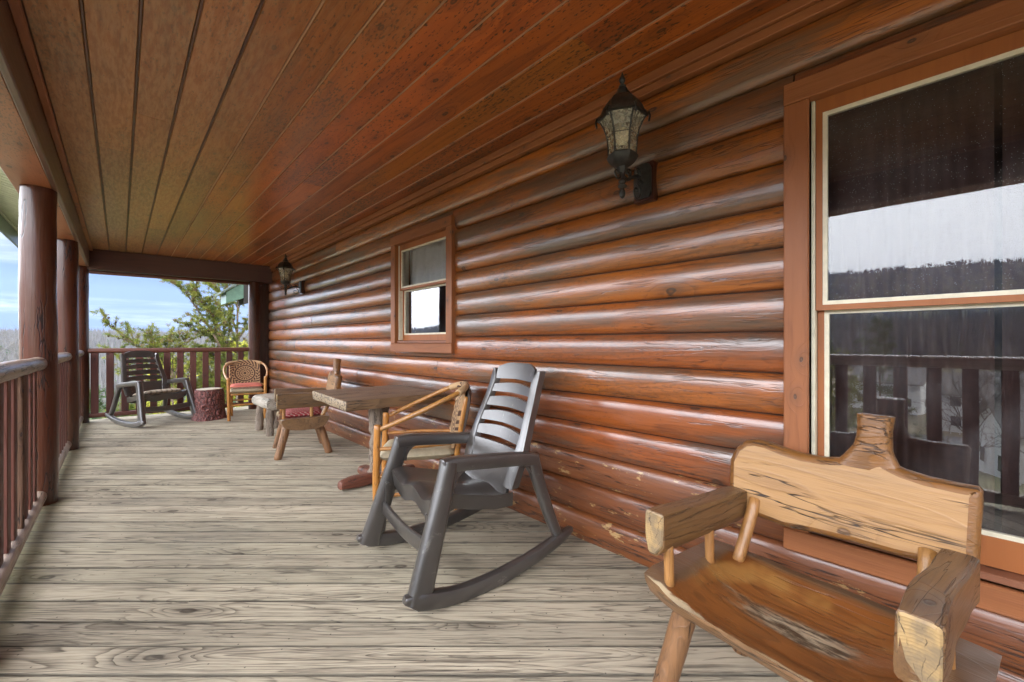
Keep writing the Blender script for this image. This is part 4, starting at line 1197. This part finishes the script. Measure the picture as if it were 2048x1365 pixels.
# ================================================================== PLANK TABLE
tb = thing('plank_table', 'square table of one thick weathered slab on a grey log leg', 'table', (1.632, 3.42, 0), R(-4))
def slabtop():
    nx, ny = 20, 20; rings = []
    V, F = pillow(1, 1, 1, 2)
    bm = bmesh.new()
    me = boxm('x', -.415, .415, -.455, .455, .715, .790, M['table'], .010, 2)
    bm.from_mesh(me)
    bmesh.ops.subdivide_edges(bm, edges=[e for e in bm.edges if e.calc_length() > .2], cuts=18, use_grid_fill=True)
    for v in bm.verts:
        p = v.co
        v.co = p + Vector((.010 * noise.noise(Vector((p.y * 7, p.z * 30, 1))) * (1 if abs(p.x) > .40 else 0), .010 * noise.noise(Vector((p.x * 7, p.z * 30, 5))) * (1 if abs(p.y) > .44 else 0), .0035 * noise.noise(Vector((p.x * 3, p.y * 16, 2)))))
    bm.to_mesh(me); bm.free()
    for q in me.polygons: q.use_smooth = True
    return auto(me, 40)
ob('tabletop', slabtop(), tb)
V, F = tube([(.02, 0, .05), (.015, .01, .4), (.02, 0, .715)], lambda u: .072 + .012 * abs(2 * u - 1), 22, 20, .35, 6, False)
part('leg', (V, F), M['tableleg'], tb, 60)
def halflog(L, w, h, seed):
    V, F = sweep([(-L / 2, 0, h / 2), (0, 0, h / 2), (L / 2, 0, h / 2)], rrect(w, h, min(w, h) * .33, 3), 14, Vector((0, 1, 0)), lambda u: (1 - .18 * abs(2 * u - 1) ** 3, 1 - .30 * abs(2 * u - 1) ** 2), .006)
    return jit(V, .014, 7, seed), F
for rz, sd in ((R(4), 1), (R(94), 8)):
    o = part('foot', halflog(.66 if sd == 1 else .60, .115, .100, sd), M['redfoot'], tb, 45); o.rotation_euler = (0, 0, rz); o.location = (.0, -.02, 0 if sd == 1 else .001)

# ================================================================== SMALL LOG BENCH
sb = thing('log_stool', 'low grey half-log stool on post legs behind the middle carved chair', 'stool', (1.515, 6.35, 0), R(2))
V, F = sweep([(0, -.36, .415), (0, 0, .418), (0, .36, .415)], [(q[0], q[1] * (1.0 if q[1] > 0 else 1.0)) for q in rrect(.32, .145, .062, 5)], 18, Vector((1, 0, 0)), None, .01)
part('seat', (jit(V, .014, 5, 3), F), M['grey'], sb, 50)
for x, y in ((-.10, -.27), (.06, -.25), (-.09, .24), (.11, .26)):
    V, F = tube([(x * 1.1, y * 1.02, 0), (x, y, .37)], .045, 14, 10, .5, x * 30 + y * 9, False)
    part('leg', (V, F), M['tableleg'], sb, 50)

# ================================================================== STUMP
st = thing('tree_stump', 'red-brown bark stump seat with a knot hole beside the far rocking chair', 'stump', (1.035, 8.12, 0))
n, mz = 96, 60; rings = []
for j in range(mz + 1):
    v = j / mz; z = v * .475; ring = []
    for i in range(n):
        a = 2 * math.pi * i / n
        r = .205 - .022 * v + .030 * (1 - v) ** 6
        q = Vector((math.cos(a) * 2.6, math.sin(a) * 2.6, z * 6))
        cell = noise.voronoi(Vector((math.cos(a) * 4.2, math.sin(a) * 4.2, z * 9)))[0]
        ridge = min(1, (cell[1] - cell[0]) * 3.2)
        r += .012 * (ridge - .6) + .006 * noise.noise(q * 3)
        r += .012 * math.sin(3 * a + 1) + .006 * math.sin(5 * a)
        hd = math.hypot((a - 4.36) * .2, (z - .20)); r -= .03 * math.exp(-(hd / .028) ** 2) - .014 * math.exp(-((hd - .045) / .012) ** 2)
        ring.append((r * math.cos(a), r * math.sin(a), z))
    rings.append(ring)
part('bark', loft(rings), M['stumpbark'], st, 80)
part('top', lathe([(.165, .474), (.168, .482), (.150, .486), (.0, .487)], 40), M['stumptop'], st, 40)

# ================================================================== WALL LANTERNS
def lantern():
    t = thing('wall_lantern', 'large black hexagonal lantern on the log wall near the big window', 'lamp', (2.03, 1.10, 0), 0, 'black lanterns mounted on the log wall')
    ir = M['iron']; ox = -.235; s = .92
    def hexr(prof, nm, mat, n=6, a0=0.0, ang=30): part(nm, lathe(prof, n, (ox, 0, 0), a0), mat, t, ang)
    Z0 = 2.175
    # mounting block and plate
    part('wall_block', cubev(-.004, .05, -.060, .060, 1.985, 2.205), M['post'], t, smooth=False)
    part('back_plate', prism([(-.04, 2.00), (.04, 2.00), (.054, 2.03), (.054, 2.16), (.04, 2.19), (0, 2.20), (-.04, 2.19), (-.054, 2.16), (-.054, 2.03)], -.022, -.004, 'x'), ir, t, smooth=False)
    cage = [(.072, 0), (.076, .07), (.086, .13), (.104, .175), (.122, .205)]
    part('cup', lathe([(.012, -.10), (.022, -.085), (.03, -.06), (.06, -.045), (.078, -.02), (.084, -.004), (.07, .0)], 6, (ox, 0, Z0)), ir, t, 30)
    V = []; F = []
    for k in range(6):
        a = math.pi / 3 * k
        pts = [(ox + r * math.cos(a), r * math.sin(a), Z0 + z) for r, z in cage]
        v, f = tube(pts, .0052, 6, 9, 0, 0, False); V, F = join((V, F), (v, f))
    for r, z in ((.074, .004), (.082, .105), (.123, .207)):
        v, f = tube([(ox + r * math.cos(math.pi / 3 * k), r * math.sin(math.pi / 3 * k), Z0 + z) for k in range(7)], .0022 if z == .105 else .005, 6, 7, 0, 0, False)
        V, F = join((V, F), (v, f))
    part('cage_frame', (V, F), ir, t, 40)
    for k in range(6):
        a, b = math.pi / 3 * k, math.pi / 3 * (k + 1); V = []; F = []
        for r, z in cage: V += [(ox + r * math.cos(a), r * math.sin(a), Z0 + z), (ox + r * math.cos(b), r * math.sin(b), Z0 + z)]
        for i in range(len(cage) - 1): F.append((2 * i, 2 * i + 1, 2 * i + 3, 2 * i + 2))
        part('glass_pane', (V, F), M['lampglass'], t, 60)
    part('cap', lathe([(.120, .200), (.136, .205), (.134, .222), (.118, .228), (.108, .262), (.085, .296), (.055, .318), (.040, .322), (.040, .345), (.030, .350), (.026, .368), (.02, .372)], 6, (ox, 0, Z0)), ir, t, 30)
    part('finial', lathe([(.012, .368), (.020, .380), (.012, .388), (.008, .394), (.016, .404), (.018, .416), (.010, .432), (.003, .452), (.001, .456)], 12, (ox, 0, Z0)), ir, t, 60)
    for k in range(6):
        a = math.pi / 3 * k
        part('roof_lug', tube([(ox + .137 * math.cos(a), .137 * math.sin(a), Z0 + .172), (ox + .141 * math.cos(a), .141 * math.sin(a), Z0 + .20), (ox + .134 * math.cos(a), .134 * math.sin(a), Z0 + .222)], .006, 6, 6), ir, t, 60)
    part('bulb', lathe([(.014, .052), (.02, .065), (.034, .09), (.038, .115), (.030, .14), (.012, .155), (.001, .158)], 16, (ox, 0, Z0)), M['bulb'], t, 60)
    part('bulb_socket', lathe([(.018, .0), (.018, .052), (.001, .053)], 12, (ox, 0, Z0)), ir, t, 40)
    part('pendant', lathe([(.001, -.232), (.012, -.222), (.017, -.205), (.015, -.188), (.008, -.175), (.022, -.168), (.024, -.160), (.012, -.152), (.020, -.142), (.020, -.134), (.011, -.126), (.014, -.10)], 14, (ox, 0, Z0)), ir, t, 60)
    part('arm', tube([(-.02, 0, Z0 - .085), (-.08, 0, Z0 - .07), (-.14, 0, Z0 - .09), (-.19, 0, Z0 - .115), (ox, 0, Z0 - .10)], .010, 10, 24), ir, t, 60)
    def scroll(cx_, cz_, r0, turns, a0, dirn, nm='scroll'):
        pts = []
        for i in range(26):
            u = i / 25; a = a0 + dirn * turns * 2 * math.pi * u; r = r0 * (1 - .78 * u)
            pts.append((cx_ + r * math.cos(a), 0, cz_ + r * math.sin(a)))
        part(nm, tube(pts, lambda u: .0065 - .002 * u, 8, 40), ir, t, 60)
    scroll(-.085, Z0 - .155, .050, 1.2, R(80), -1)
    scroll(-.075, Z0 - .045, .040, 1.1, R(260), 1)
    scroll(-.165, Z0 - .075, .028, 1.2, R(200), -1)
    scroll(-.285, Z0 - .105, .034, 1.1, R(20), -1)
    return t
ln = lantern(); ln.scale = (.92, .92, .92); ln.location.z = .151
ln2 = copy_tree(ln); ln2.location = (2.03, 6.86, .151)
ln2['label'] = 'small-looking black lantern high on the log wall near the far corner'

# ================================================================== SURROUNDINGS
def terr_h(x, y):
    r = np.hypot(x, y); th = np.degrees(np.arctan2(-x, y))     # 0 = +y, 90 = -x
    wv = np.clip((th - 14) / 50, 0, 1); wv = wv * wv * (3 - 2 * wv)
    wv = np.where(th < 0, 0, wv)
    rr = np.array([0, 8, 20, 60, 90, 130, 170, 250, 400, 480, 700, 1000, 1500, 1900, 2300])
    hy = np.array([-3.6, -4.5, -8, -15, -18, -19, -17, -9, -3, 2, -8, -6, 4, 6, 26])
    hx = np.array([-3.6, -4.2, -6.5, -11.5, -11, -8.5, -6, 0, 15, 18, 26, 75, 185, 185, 120])
    a = np.interp(r, rr, hy); b = np.interp(r, rr, hx)
    dip = 26 * np.exp(-((th - 90) / 9) ** 2) * np.clip((r - 250) / 150, 0, 1) * np.clip((900 - r) / 300, 0, 1)
    big_ = 14 * np.sin(th * .085 + 1.0) * np.clip((r - 700) / 600, 0, 1) * (wv > .1)
    return a * (1 - wv) + b * wv - dip + big_ + np.clip((r - 40) / 200, 0, 1) * (2.5 * np.sin(x * .021 + 1) * np.cos(y * .017) + 1.2 * np.sin(x * .06 + y * .045))
N = 230
ax = np.sinh(np.linspace(-6.2, 6.2, N)) / np.sinh(6.2) * 2300
X, Y = np.meshgrid(ax, ax, indexing='ij')
Z = terr_h(X, Y)
V = np.stack([X, Y, Z], -1).reshape(-1, 3)
F = [(i * N + j, (i + 1) * N + j, (i + 1) * N + j + 1, i * N + j + 1) for i in range(N - 1) for j in range(N - 1)]
gr = ob('ground', mesh('ground', V.tolist(), F, M['ground'])); tag(gr, kind='structure')

def th_(x, y): return float(terr_h(np.array([x]), np.array([y]))[0])
# road strip across the valley
rp = [(-40, 40), (-48, 25), (-62, 12), (-72, -2), (-78, -22), (-100, -50)]
RP = resample([(a, b, 0) for a, b in rp], 40); V = []; F = []
for i, p in enumerate(RP):
    tt = (RP[min(i + 1, 39)] - RP[max(i - 1, 0)]).normalized(); nn = Vector((-tt.y, tt.x, 0))
    for s in (-3, 3):
        q = p + nn * s; V.append((q.x, q.y, th_(q.x, q.y) + .25))
for i in range(39): F.append((2 * i, 2 * i + 1, 2 * i + 3, 2 * i + 2))
rd = ob('road', mesh('road', V, F, M['road'])); tag(rd, kind='structure')

# woods as masses
def woods(name, n, rmin, rmax, thmin, thmax, h, spread, kind, mat, label, tri=9, seed=1):
    rs = np.random.RandomState(seed)
    u = rs.rand(n); r = rmin * (rmax / rmin) ** (u ** .8)
    th = np.radians(thmin + (thmax - thmin) * rs.rand(n))
    x = -np.sin(th) * r; y = np.cos(th) * r; z = terr_h(x, y)
    H = h * (.7 + .6 * rs.rand(n))
    K = tri; c = np.stack([x, y, z], -1)
    sc = (1 + (r / 900.0))[:, None]
    if kind == 'bare':
        off = rs.randn(n, K, 3) * np.array([spread, spread, 0]) * .55
        base = c[:, None, :] + off * np.array([.35, .35, 0]); hh = (H[:, None] * (.55 + .45 * rs.rand(n, K)))
        tip = c[:, None, :] + off * 1.2; tip = tip + np.stack([np.zeros_like(hh), np.zeros_like(hh), hh], -1)
        wdt = (.16 + .22 * rs.rand(n, K)) * sc
        dirx = np.stack([np.cos(th), np.sin(th), np.zeros(n)], -1)[:, None, :] * wdt[..., None]
        mid = base * .45 + tip * .55 + off * .25
        P = np.stack([base - dirx, mid + dirx, tip], 2)
    else:
        v = rs.rand(n, K); rad = spread * (1 - v) * .9 + .15
        a = rs.rand(n, K) * 6.283
        cen = c[:, None, :] + np.stack([np.cos(a) * rad * .7, np.sin(a) * rad * .7, H[:, None] * (.12 + .85 * v)], -1)
        s_ = (spread * .42 * (1.1 - .7 * v))[..., None, None]
        P = cen[:, :, None, :] + rs.randn(n, K, 3, 3) * s_ * np.array([1, 1, .8])
    P = P.reshape(-1, 3, 3); m = len(P)
    me = bpy.data.meshes.new(name); me.vertices.add(m * 3); me.vertices.foreach_set('co', P.reshape(-1))
    me.loops.add(m * 3); me.loops.foreach_set('vertex_index', np.arange(m * 3)); me.polygons.add(m)
    me.polygons.foreach_set('loop_start', np.arange(m) * 3); me.polygons.foreach_set('loop_total', np.full(m, 3)); me.materials.append(mat); me.update(calc_edges=True)
    o = ob(name, me); tag(o, label, kind='stuff'); return o
woods('bare_woods', 9000, 150, 620, -22, 16, 10, 2.2, 'bare', M['twig'], 'grey leafless woods on the slope beyond the end of the porch', 12, 1)
woods('bare_woods', 9000, 170, 560, 55, 135, 12, 2.4, 'bare', M['twig'], 'grey leafless woods across the valley', 12, 2)
woods('mountain_woods', 9000, 600, 2000, 20, 135, 14, 5, 'bare', M['twig'], 'leafless woods on the far ridge', 8, 3)
woods('evergreen_woods', 1500, 165, 620, 58, 130, 9, 2.2, 'green', M['pine_dark'], 'dark evergreens scattered across the valley', 34, 4)
woods('evergreen_woods', 700, 70, 500, -18, 12, 9, 2.0, 'green', M['pine_dark'], 'evergreens among the bare woods beyond the porch', 30, 5)

# individual leafless trees beyond the left railing
def baretree(x, y, h, seed, label):
    rs = random.Random(seed); z0 = th_(x, y)
    t = thing('bare_tree', label, 'tree', (x, y, z0), 0, 'leafless trees beyond the side railing')
    V, F = tube([(0, 0, -.3), (.1, 0, h * .4), (0, .1, h * .8)], lambda u: .16 * (1 - .8 * u), 8, 6)
    part('trunk', (V, F), M['twig'], t)
    V = []; F = []
    def br(p, d, L, r, lev):
        nonlocal V, F
        q = p + d * L; s = d.cross(Vector((rs.uniform(-1, 1), rs.uniform(-1, 1), .2))).normalized() * r; u = d.cross(s).normalized() * r
        o = len(V); V += [tuple(p + s), tuple(p - s * .5 + u), tuple(p - s * .5 - u), tuple(q)]; F += [(o, o + 1, o + 3), (o + 1, o + 2, o + 3), (o + 2, o, o + 3)]
        if lev == 0: return
        for _ in range(4):
            f = rs.uniform(.3, .95); nd = (d + Vector((rs.gauss(0, .5), rs.gauss(0, .5), rs.gauss(.15, .35)))).normalized()
            br(p + d * L * f, nd, L * rs.uniform(.5, .72), r * .55, lev - 1)
    for k in range(13):
        z = h * rs.uniform(.3, .82); a = rs.uniform(0, 6.28)
        br(Vector((0, 0, z)), Vector((math.cos(a), math.sin(a), rs.uniform(.5, 1.4))).normalized(), h * rs.uniform(.16, .3), .045, 3)
    part('crown', (V, F), M['twig'], t, 0, smooth=False)
for i, (th, r, h) in enumerate(((-7.2, 62, 17), (-5.2, 70, 17.5), (-8.5, 80, 19), (-4.0, 90, 17), (-6.2, 100, 21))):
    nm = ('leafless grey tree left of the nearest log post, lowest of its clump', 'leafless grey tree just beside the nearest log post', 'leafless grey tree at the left edge above the rail', 'leafless grey tree mostly behind the nearest log post', 'tallest leafless grey tree beyond the left rail')[i]
    baretree(math.sin(R(th)) * r, math.cos(R(th)) * r, h, 50 + i, nm)

# pines with needle tufts
def tufts(centres, size, needles, rs, V, F, flat=.0):
    for c in centres:
        o0 = c[0]; d0 = c[1]
        for k in range(needles):
            d = (d0 * rs.uniform(.2, 1.0) + Vector((rs.gauss(0, .55), rs.gauss(0, .55), rs.gauss(.1, .5)))).normalized()
            L = size * rs.uniform(.7, 1.2); s = d.cross(Vector((rs.gauss(0, 1), rs.gauss(0, 1), rs.gauss(0, 1)))).normalized() * size * .075
            b = o0 + Vector((rs.gauss(0, 1), rs.gauss(0, 1), rs.gauss(0, 1))) * size * .18
            o = len(V); V += [tuple(b - s), tuple(b + s), tuple(b + d * L)]; F.append((o, o + 1, o + 2))
def pine(name, base, h, limbs, mat, label, seed, tuft=.075, needles=16, cones=60, sub=9, trunk_r=.09, lean=(0, 0), group=None, spacing=.075):
    rs = random.Random(seed)
    t = thing(name, label, 'tree', base, 0, group)
    part('trunk', tube([(0, 0, 0), (lean[0] * .4, lean[1] * .4, h * .5), (lean[0], lean[1], h)], lambda u: trunk_r * (1 - .86 * u), 10, 14, .1, seed), M['trunk'], t, 60)
    BV, BF = [], []; cen = []; cn = []
    for (p0, p1, p2, r) in limbs:
        pts = resample([p0, p1, p2], 14)
        v, f = tube(pts, lambda u: r * (1 - .75 * u), 6, 14, .1, rs.random() * 9, False); BV, BF = join((BV, BF), (v, f))
        Lm = (Vector(p2) - Vector(p0)).length
        for k in range(sub):
            u = rs.uniform(.22, 1.0); q = pts[min(13, int(u * 13))]; dm = (Vector(p2) - Vector(p0)).normalized()
            d = (dm * .6 + Vector((rs.gauss(0, .6), rs.gauss(0, .6), rs.gauss(.25, .4)))).normalized()
            L = Lm * rs.uniform(.16, .34) * (1.15 - .5 * u)
            e = q + d * L; m_ = q + d * L * .5 + Vector((0, 0, .06 * L))
            v, f = tube([q, m_, e], lambda w_: .009 * (1 - .6 * w_), 4, 5, 0, 0, False); BV, BF = join((BV, BF), (v, f))
            PP = resample([q, m_, e], max(3, int(L / spacing)))
            for i_, pp in enumerate(PP[1:]):
                cen.append((pp, d))
                if rs.random() < .45:
                    sdv = Vector((rs.gauss(0, 1), rs.gauss(0, 1), rs.gauss(.3, .6))).normalized(); cen.append((pp + sdv * tuft * rs.uniform(.8, 2.4), sdv))
                if rs.random() < cones / (len(limbs) * sub * 3.0): cn.append(pp + Vector((rs.gauss(0, .02), rs.gauss(0, .02), -.03)))
        for pp in pts[8:]: cen.append((pp, dm))
    part('branches', (BV, BF), M['trunk'], t, 60)
    V, F = [], []; tufts(cen, tuft, needles, rs, V, F)
    part('crown', (V, F), mat, t, 0, smooth=False)
    if cn:
        v, f = lathe([(.001, -.034), (.020, -.014), (.024, .008), (.001, .034)], 7)
        cme = mesh('pine_cone', v, f, M['cone'])
        for c in cn[:140]: ob('pine_cone', cme, t, tuple(c))
    return t
# main Virginia pine: trunk at image x 475, limbs reach up and left
B = Vector((2.62, 15.0, th_(2.62, 15)))
def rel(p): return tuple(Vector(p) - B)
limbs = [(rel((2.60, 15, -.2)), rel((2.0, 14.5, 1.35)), rel((1.05, 14.2, 3.0)), .045),
         (rel((2.60, 15, .5)), rel((2.05, 14.4, 1.7)), rel((1.45, 14.0, 2.75)), .035),
         (rel((2.62, 15, 1.2)), rel((2.2, 14.8, 2.0)), rel((1.5, 14.6, 2.35)), .03),
         (rel((2.62, 15, 1.5)), rel((2.35, 15.1, 2.4)), rel((1.95, 15.1, 3.0)), .03),
         (rel((2.62, 15, .9)), rel((2.1, 14.9, 1.25)), rel((1.35, 14.8, 1.75)), .03),
         (rel((2.62, 15, .2)), rel((2.2, 14.8, .7)), rel((1.55, 14.5, 1.15)), .03),
         (rel((2.62, 15, 1.3)), rel((3.0, 14.9, 1.9)), rel((3.5, 14.8, 2.2)), .03),
         (rel((2.62, 15, .6)), rel((3.0, 14.8, 1.1)), rel((3.5, 14.6, 1.4)), .03),
         (rel((2.62, 15, 2.1)), rel((2.8, 15.2, 2.7)), rel((3.1, 15.3, 3.1)), .025),
         (rel((2.62, 15, 2.3)), rel((2.4, 15.1, 2.9)), rel((2.1, 15.2, 3.4)), .025)]
pine('pine_tree', tuple(B), 3.9 - B.z, limbs, M['pine'], 'tall sparse pine with cones and an upright trunk against the sky by the far corner', 5, .092, 22, 120, 26, .075, spacing=.058)
# second pine: long branch reaching left over the rail
B = Vector((1.05, 14.6, th_(1.05, 14.6)))
limbs = [(rel((1.05, 14.6, -.1)), rel((.45, 14.5, .95)), rel((-.27, 14.4, 1.75)), .03), (rel((1.05, 14.6, .2)), rel((.75, 14.5, .9)), rel((.55, 14.4, 1.52)), .025),
         (rel((1.05, 14.6, .3)), rel((.95, 14.5, .9)), rel((1.0, 14.4, 1.45)), .025), (rel((1.05, 14.6, -.4)), rel((.4, 14.6, .3)), rel((-.1, 14.6, .95)), .03),
         (rel((1.05, 14.6, -.3)), rel((1.4, 14.5, .3)), rel((1.8, 14.4, 1.0)), .03), (rel((1.05, 14.6, .1)), rel((1.2, 14.5, .8)), rel((1.35, 14.4, 1.5)), .025)]
pine('pine_tree', tuple(B), .9 - B.z, limbs, M['pine'], 'low pine whose cone-laden branch reaches out to the left above the end rail', 9, .088, 22, 60, 20, .07, spacing=.058)
# yellow-green young pines filling the space below the rail
rs0 = random.Random(21)
young = [(-.75, 15.4, .0, 0), (.0, 17.6, -.5, 1), (1.15, 17.2, .75, 0), (2.2, 17.4, 1.1, 1), (3.1, 17.6, 1.35, 0), (4.0, 17.3, 1.6, 0), (2.3, 13.2, -.6, 0), (3.0, 13.6, .1, 0), (.95, 12.8, -1.3, 1), (4.3, 19.0, 1.55, 1), (.2, 13.4, -1.9, 0), (-1.1, 13.2, -1.5, 1)]
ylab = ['short dark green pine behind the left end of the end railing', 'yellow-green young pine behind the far rocking chair, second from the left', 'yellow-green young pine behind the slats of the far rocker', 'yellow-green young pine above the stump', 'yellow-green young pine behind the upright trunk', 'yellow-green young pine against the corner post',
        'near yellow-green pine top behind the end balusters right of the stump', 'near yellow-green pine top behind the pink cushioned chair', 'low yellow-green pine top behind the stump', 'tall green pine far behind the corner post', 'low pine top under the far rocking chair', 'lowest pine top left of the corner post base']
def bushpine(x, y, ztop, rm, hc, mat, label, seed):
    rs = random.Random(seed); b = Vector((x, y, th_(x, y))); h = ztop - b.z
    t = thing('young_pine', label, 'tree', tuple(b), 0, 'young pines below the end railing')
    part('trunk', tube([(0, 0, 0), (0, 0, h * .5), (0, 0, h)], lambda u: .06 * (1 - .9 * u), 8, 8), M['trunk'], t, 60)
    V, F = [], []; cen = []; BV, BF = [], []
    for k in range(46):
        u = rs.random() ** .8; z = h - hc * (1 - u) ; a = rs.uniform(0, 6.28); Lr = rm * (1 - u) ** .55 * rs.uniform(.7, 1.1) + .08
        d = Vector((math.cos(a), math.sin(a), rs.uniform(.25, .6))).normalized()
        p0 = Vector((0, 0, z - .2)); pts = [p0, p0 + d * Lr * .5, p0 + d * Lr + Vector((0, 0, .12))]
        v, f = tube(pts, lambda w_: .012 * (1 - .6 * w_), 4, 5, 0, 0, False); BV, BF = join((BV, BF), (v, f))
        nt_ = int(10 + 22 * Lr)
        for q in range(nt_):
            w_ = rs.random() ** .6; cpt = p0 + d * Lr * w_ + Vector((rs.gauss(0, 1), rs.gauss(0, 1), rs.gauss(0, .8))) * .13 * (1.3 - .4 * w_)
            cen.append((cpt, (d + Vector((0, 0, .5))).normalized()))
    part('branches', (BV, BF), M['trunk'], t, 60)
    tufts(cen, .15, 12, rs, V, F)
    part('crown', (V, F), mat, t, 0, smooth=False)
for i, (x, y, ztop, kd) in enumerate(young):
    bushpine(x, y, ztop, 1.15 if y > 14 else .85, 3.6 if y > 14 else 2.8, (M['pine_dark'] if i == 0 else M['pine_yellow']) if kd == 0 else M['pine'], ylab[i], 100 + i)

# pines and houses across the valley (seen in the window glass)
vp = [(-16, 3.0, 6.6), (-13, 5.2, 5.0), (-20, 7.5, 8.5), (-30, 2.6, 10.5), (-24, 11, 9)]
vl = ['nearest pine below the side railing', 'short pine below the side railing, left of the nearest one', 'tall pine down the slope beyond the side railing', 'pine down the slope, closest to the road', 'farthest pine down the slope beyond the side railing']
for i, (x, y, hh) in enumerate(vp):
    b = Vector((x, y, th_(x, y))); lb = []
    for k in range(30):
        u = .25 + .75 * (k / 30); z = hh * u; a = k * 2.4; L = (.3 + 2.0 * (1 - u))
        lb.append(((0, 0, z - .15), (math.cos(a) * L * .55, math.sin(a) * L * .55, z), (math.cos(a) * L, math.sin(a) * L, z + .22 * L), .02))
    pine('valley_pine', tuple(b), hh, lb, M['pine_dark'] if i % 2 else M['pine'], vl[i], 200 + i, .24, 11, 0, 7, .09, group='pines on the slope below the side railing', spacing=.18)

def house(x, y, w, d, h, rz, label, roofm, dz=0.0):
    t = thing('house', label, 'house', (x, y, th_(x, y) + dz), rz)
    part('wall', prism([(-w / 2, -1), (w / 2, -1), (w / 2, h), (0, h + w * .28), (-w / 2, h)], -d / 2, d / 2, 'y'), M['siding'], t, smooth=False)
    e = .5; rh = w * .28
    for s in (1, -1):
        V = [(0, -d / 2 - e, h + rh + .12), (0, d / 2 + e, h + rh + .12), (s * (w / 2 + e), d / 2 + e, h - e * .56 + .12), (s * (w / 2 + e), -d / 2 - e, h - e * .56 + .12)]
        V += [(a, b, c - .2) for a, b, c in V]
        part('roof', (V, [(0, 1, 2, 3), (4, 7, 6, 5), (0, 4, 5, 1), (1, 5, 6, 2), (2, 6, 7, 3), (3, 7, 4, 0)]), roofm, t, smooth=False)
    def win(cx_, cy_, cz_, ax_):
        if ax_ == 'x':
            o = part('window', cubev(cx_ - .06, cx_ + .06, cy_ - .6, cy_ + .6, cz_ - .75, cz_ + .75), M['siding'], t, smooth=False)
            part('pane', cubev(cx_ - .08, cx_ + .08, cy_ - .5, cy_ + .5, cz_ - .65, cz_ + .65), M['winpane'], o, smooth=False)
        else:
            o = part('window', cubev(cx_ - .6, cx_ + .6, cy_ - .06, cy_ + .06, cz_ - .75, cz_ + .75), M['siding'], t, smooth=False)
            part('pane', cubev(cx_ - .5, cx_ + .5, cy_ - .08, cy_ + .08, cz_ - .65, cz_ + .65), M['winpane'], o, smooth=False)
    for fl in range(max(1, int(h // 2.7))):
        zc_ = 1.6 + fl * 2.7
        for k in range(3): win(w / 2, -d / 2 + d * (k + .5) / 3, zc_, 'x')
        for k in range(2): win(-w / 2 + w * (k + .5) / 2, d / 2, zc_, 'y'); win(-w / 2 + w * (k + .5) / 2, -d / 2, zc_, 'y')
    part('porch_rail', join(*[cubev(w / 2 + 1.6, w / 2 + 1.66, -d / 2 + k * d / 14, -d / 2 + k * d / 14 + .08, 0, 1.0) for k in range(15)], cubev(w / 2 + 1.58, w / 2 + 1.68, -d / 2, d / 2 + .1, 1.0, 1.1), cubev(w / 2, w / 2 + 1.7, -d / 2, d / 2 + .1, -.2, 0)), M['siding'], t, smooth=False)
    return t
house(-84, -6, 9, 12, 5.4, R(8), 'two storey white house by the valley road', M['roofgrey'])
house(-52, -7.5, 8, 9, 4.6, R(-12), 'nearest white house below the slope with a grey roof', M['roofgrey'])
house(-100, 6, 9, 10, 5.0, R(15), 'white house beyond the road with cars in front', M['roofgrey'])
house(-120, -10, 10, 12, 3.2, R(-10), 'long low white house on the rising ground', M['roofgrey'])
house(-150, 8, 11, 12, 3.2, R(10), 'small white house highest up the valley slope', M['roofgrey'])
house(-150, 70, 14, 10, 3.4, R(30), 'white house apart from the others at the valley mouth', M['roofgrey'])
def car(x, y, rz, label):
    t = thing('parked_car', label, 'car', (x, y, th_(x, y) + .3), rz, 'parked cars')
    part('body', prism([(-2.2, .35), (2.2, .35), (2.25, .75), (1.5, .95), (-2.2, 1.0)], -.85, .85, 'y'), M['carpaint'], t, smooth=False)
    part('cabin', prism([(-1.7, .98), (1.1, .96), (.5, 1.45), (-1.3, 1.48)], -.75, .75, 'y'), M['winpane'], t, smooth=False)
    for a in (-1.4, 1.4):
        for b in (-.8, .8):
            v, f = lathe([(.33, -.1), (.33, .1)], 14); o = part('wheel', (v, f), M['tyre'], t, 40); o.rotation_euler = (R(90), 0, 0); o.location = (a, b, .33)
car(-112, -3, R(100), 'silver car parked above the valley road')
car(-96, 14, R(60), 'silver car parked beside the house beyond the road')
# leafless shrub tree near the nearest house
baretree(-30, -3.5, 9, 77, 'slender leafless tree in front of the nearest valley house')
baretree(-26, -1.0, 7, 78, 'small leafless tree down the slope from the railing')

# ------------------------------------------------------------------ haze
hm = bpy.data.materials.new('valley_haze'); hm.use_nodes = True; hn = hm.node_tree
for n_ in list(hn.nodes):
    if n_.type == 'BSDF_PRINCIPLED': hn.nodes.remove(n_)
pv = hn.nodes.new('ShaderNodeVolumePrincipled'); pv.inputs['Color'].default_value = (.50, .64, 1, 1); pv.inputs['Density'].default_value = .00022
pv.inputs['Anisotropy'].default_value = .2
hn.links.new(pv.outputs[0], [n_ for n_ in hn.nodes if n_.type == 'OUTPUT_MATERIAL'][0].inputs['Volume'])
V, F = cubev(-2320, 2320, -2320, 2320, float(Z.min()) - 1.5, float(Z.max()) + 25)
hz_ = ob('haze', mesh('haze', V, F, hm, smooth=False)); tag(hz_, 'thin pale haze over the valley', kind='stuff')
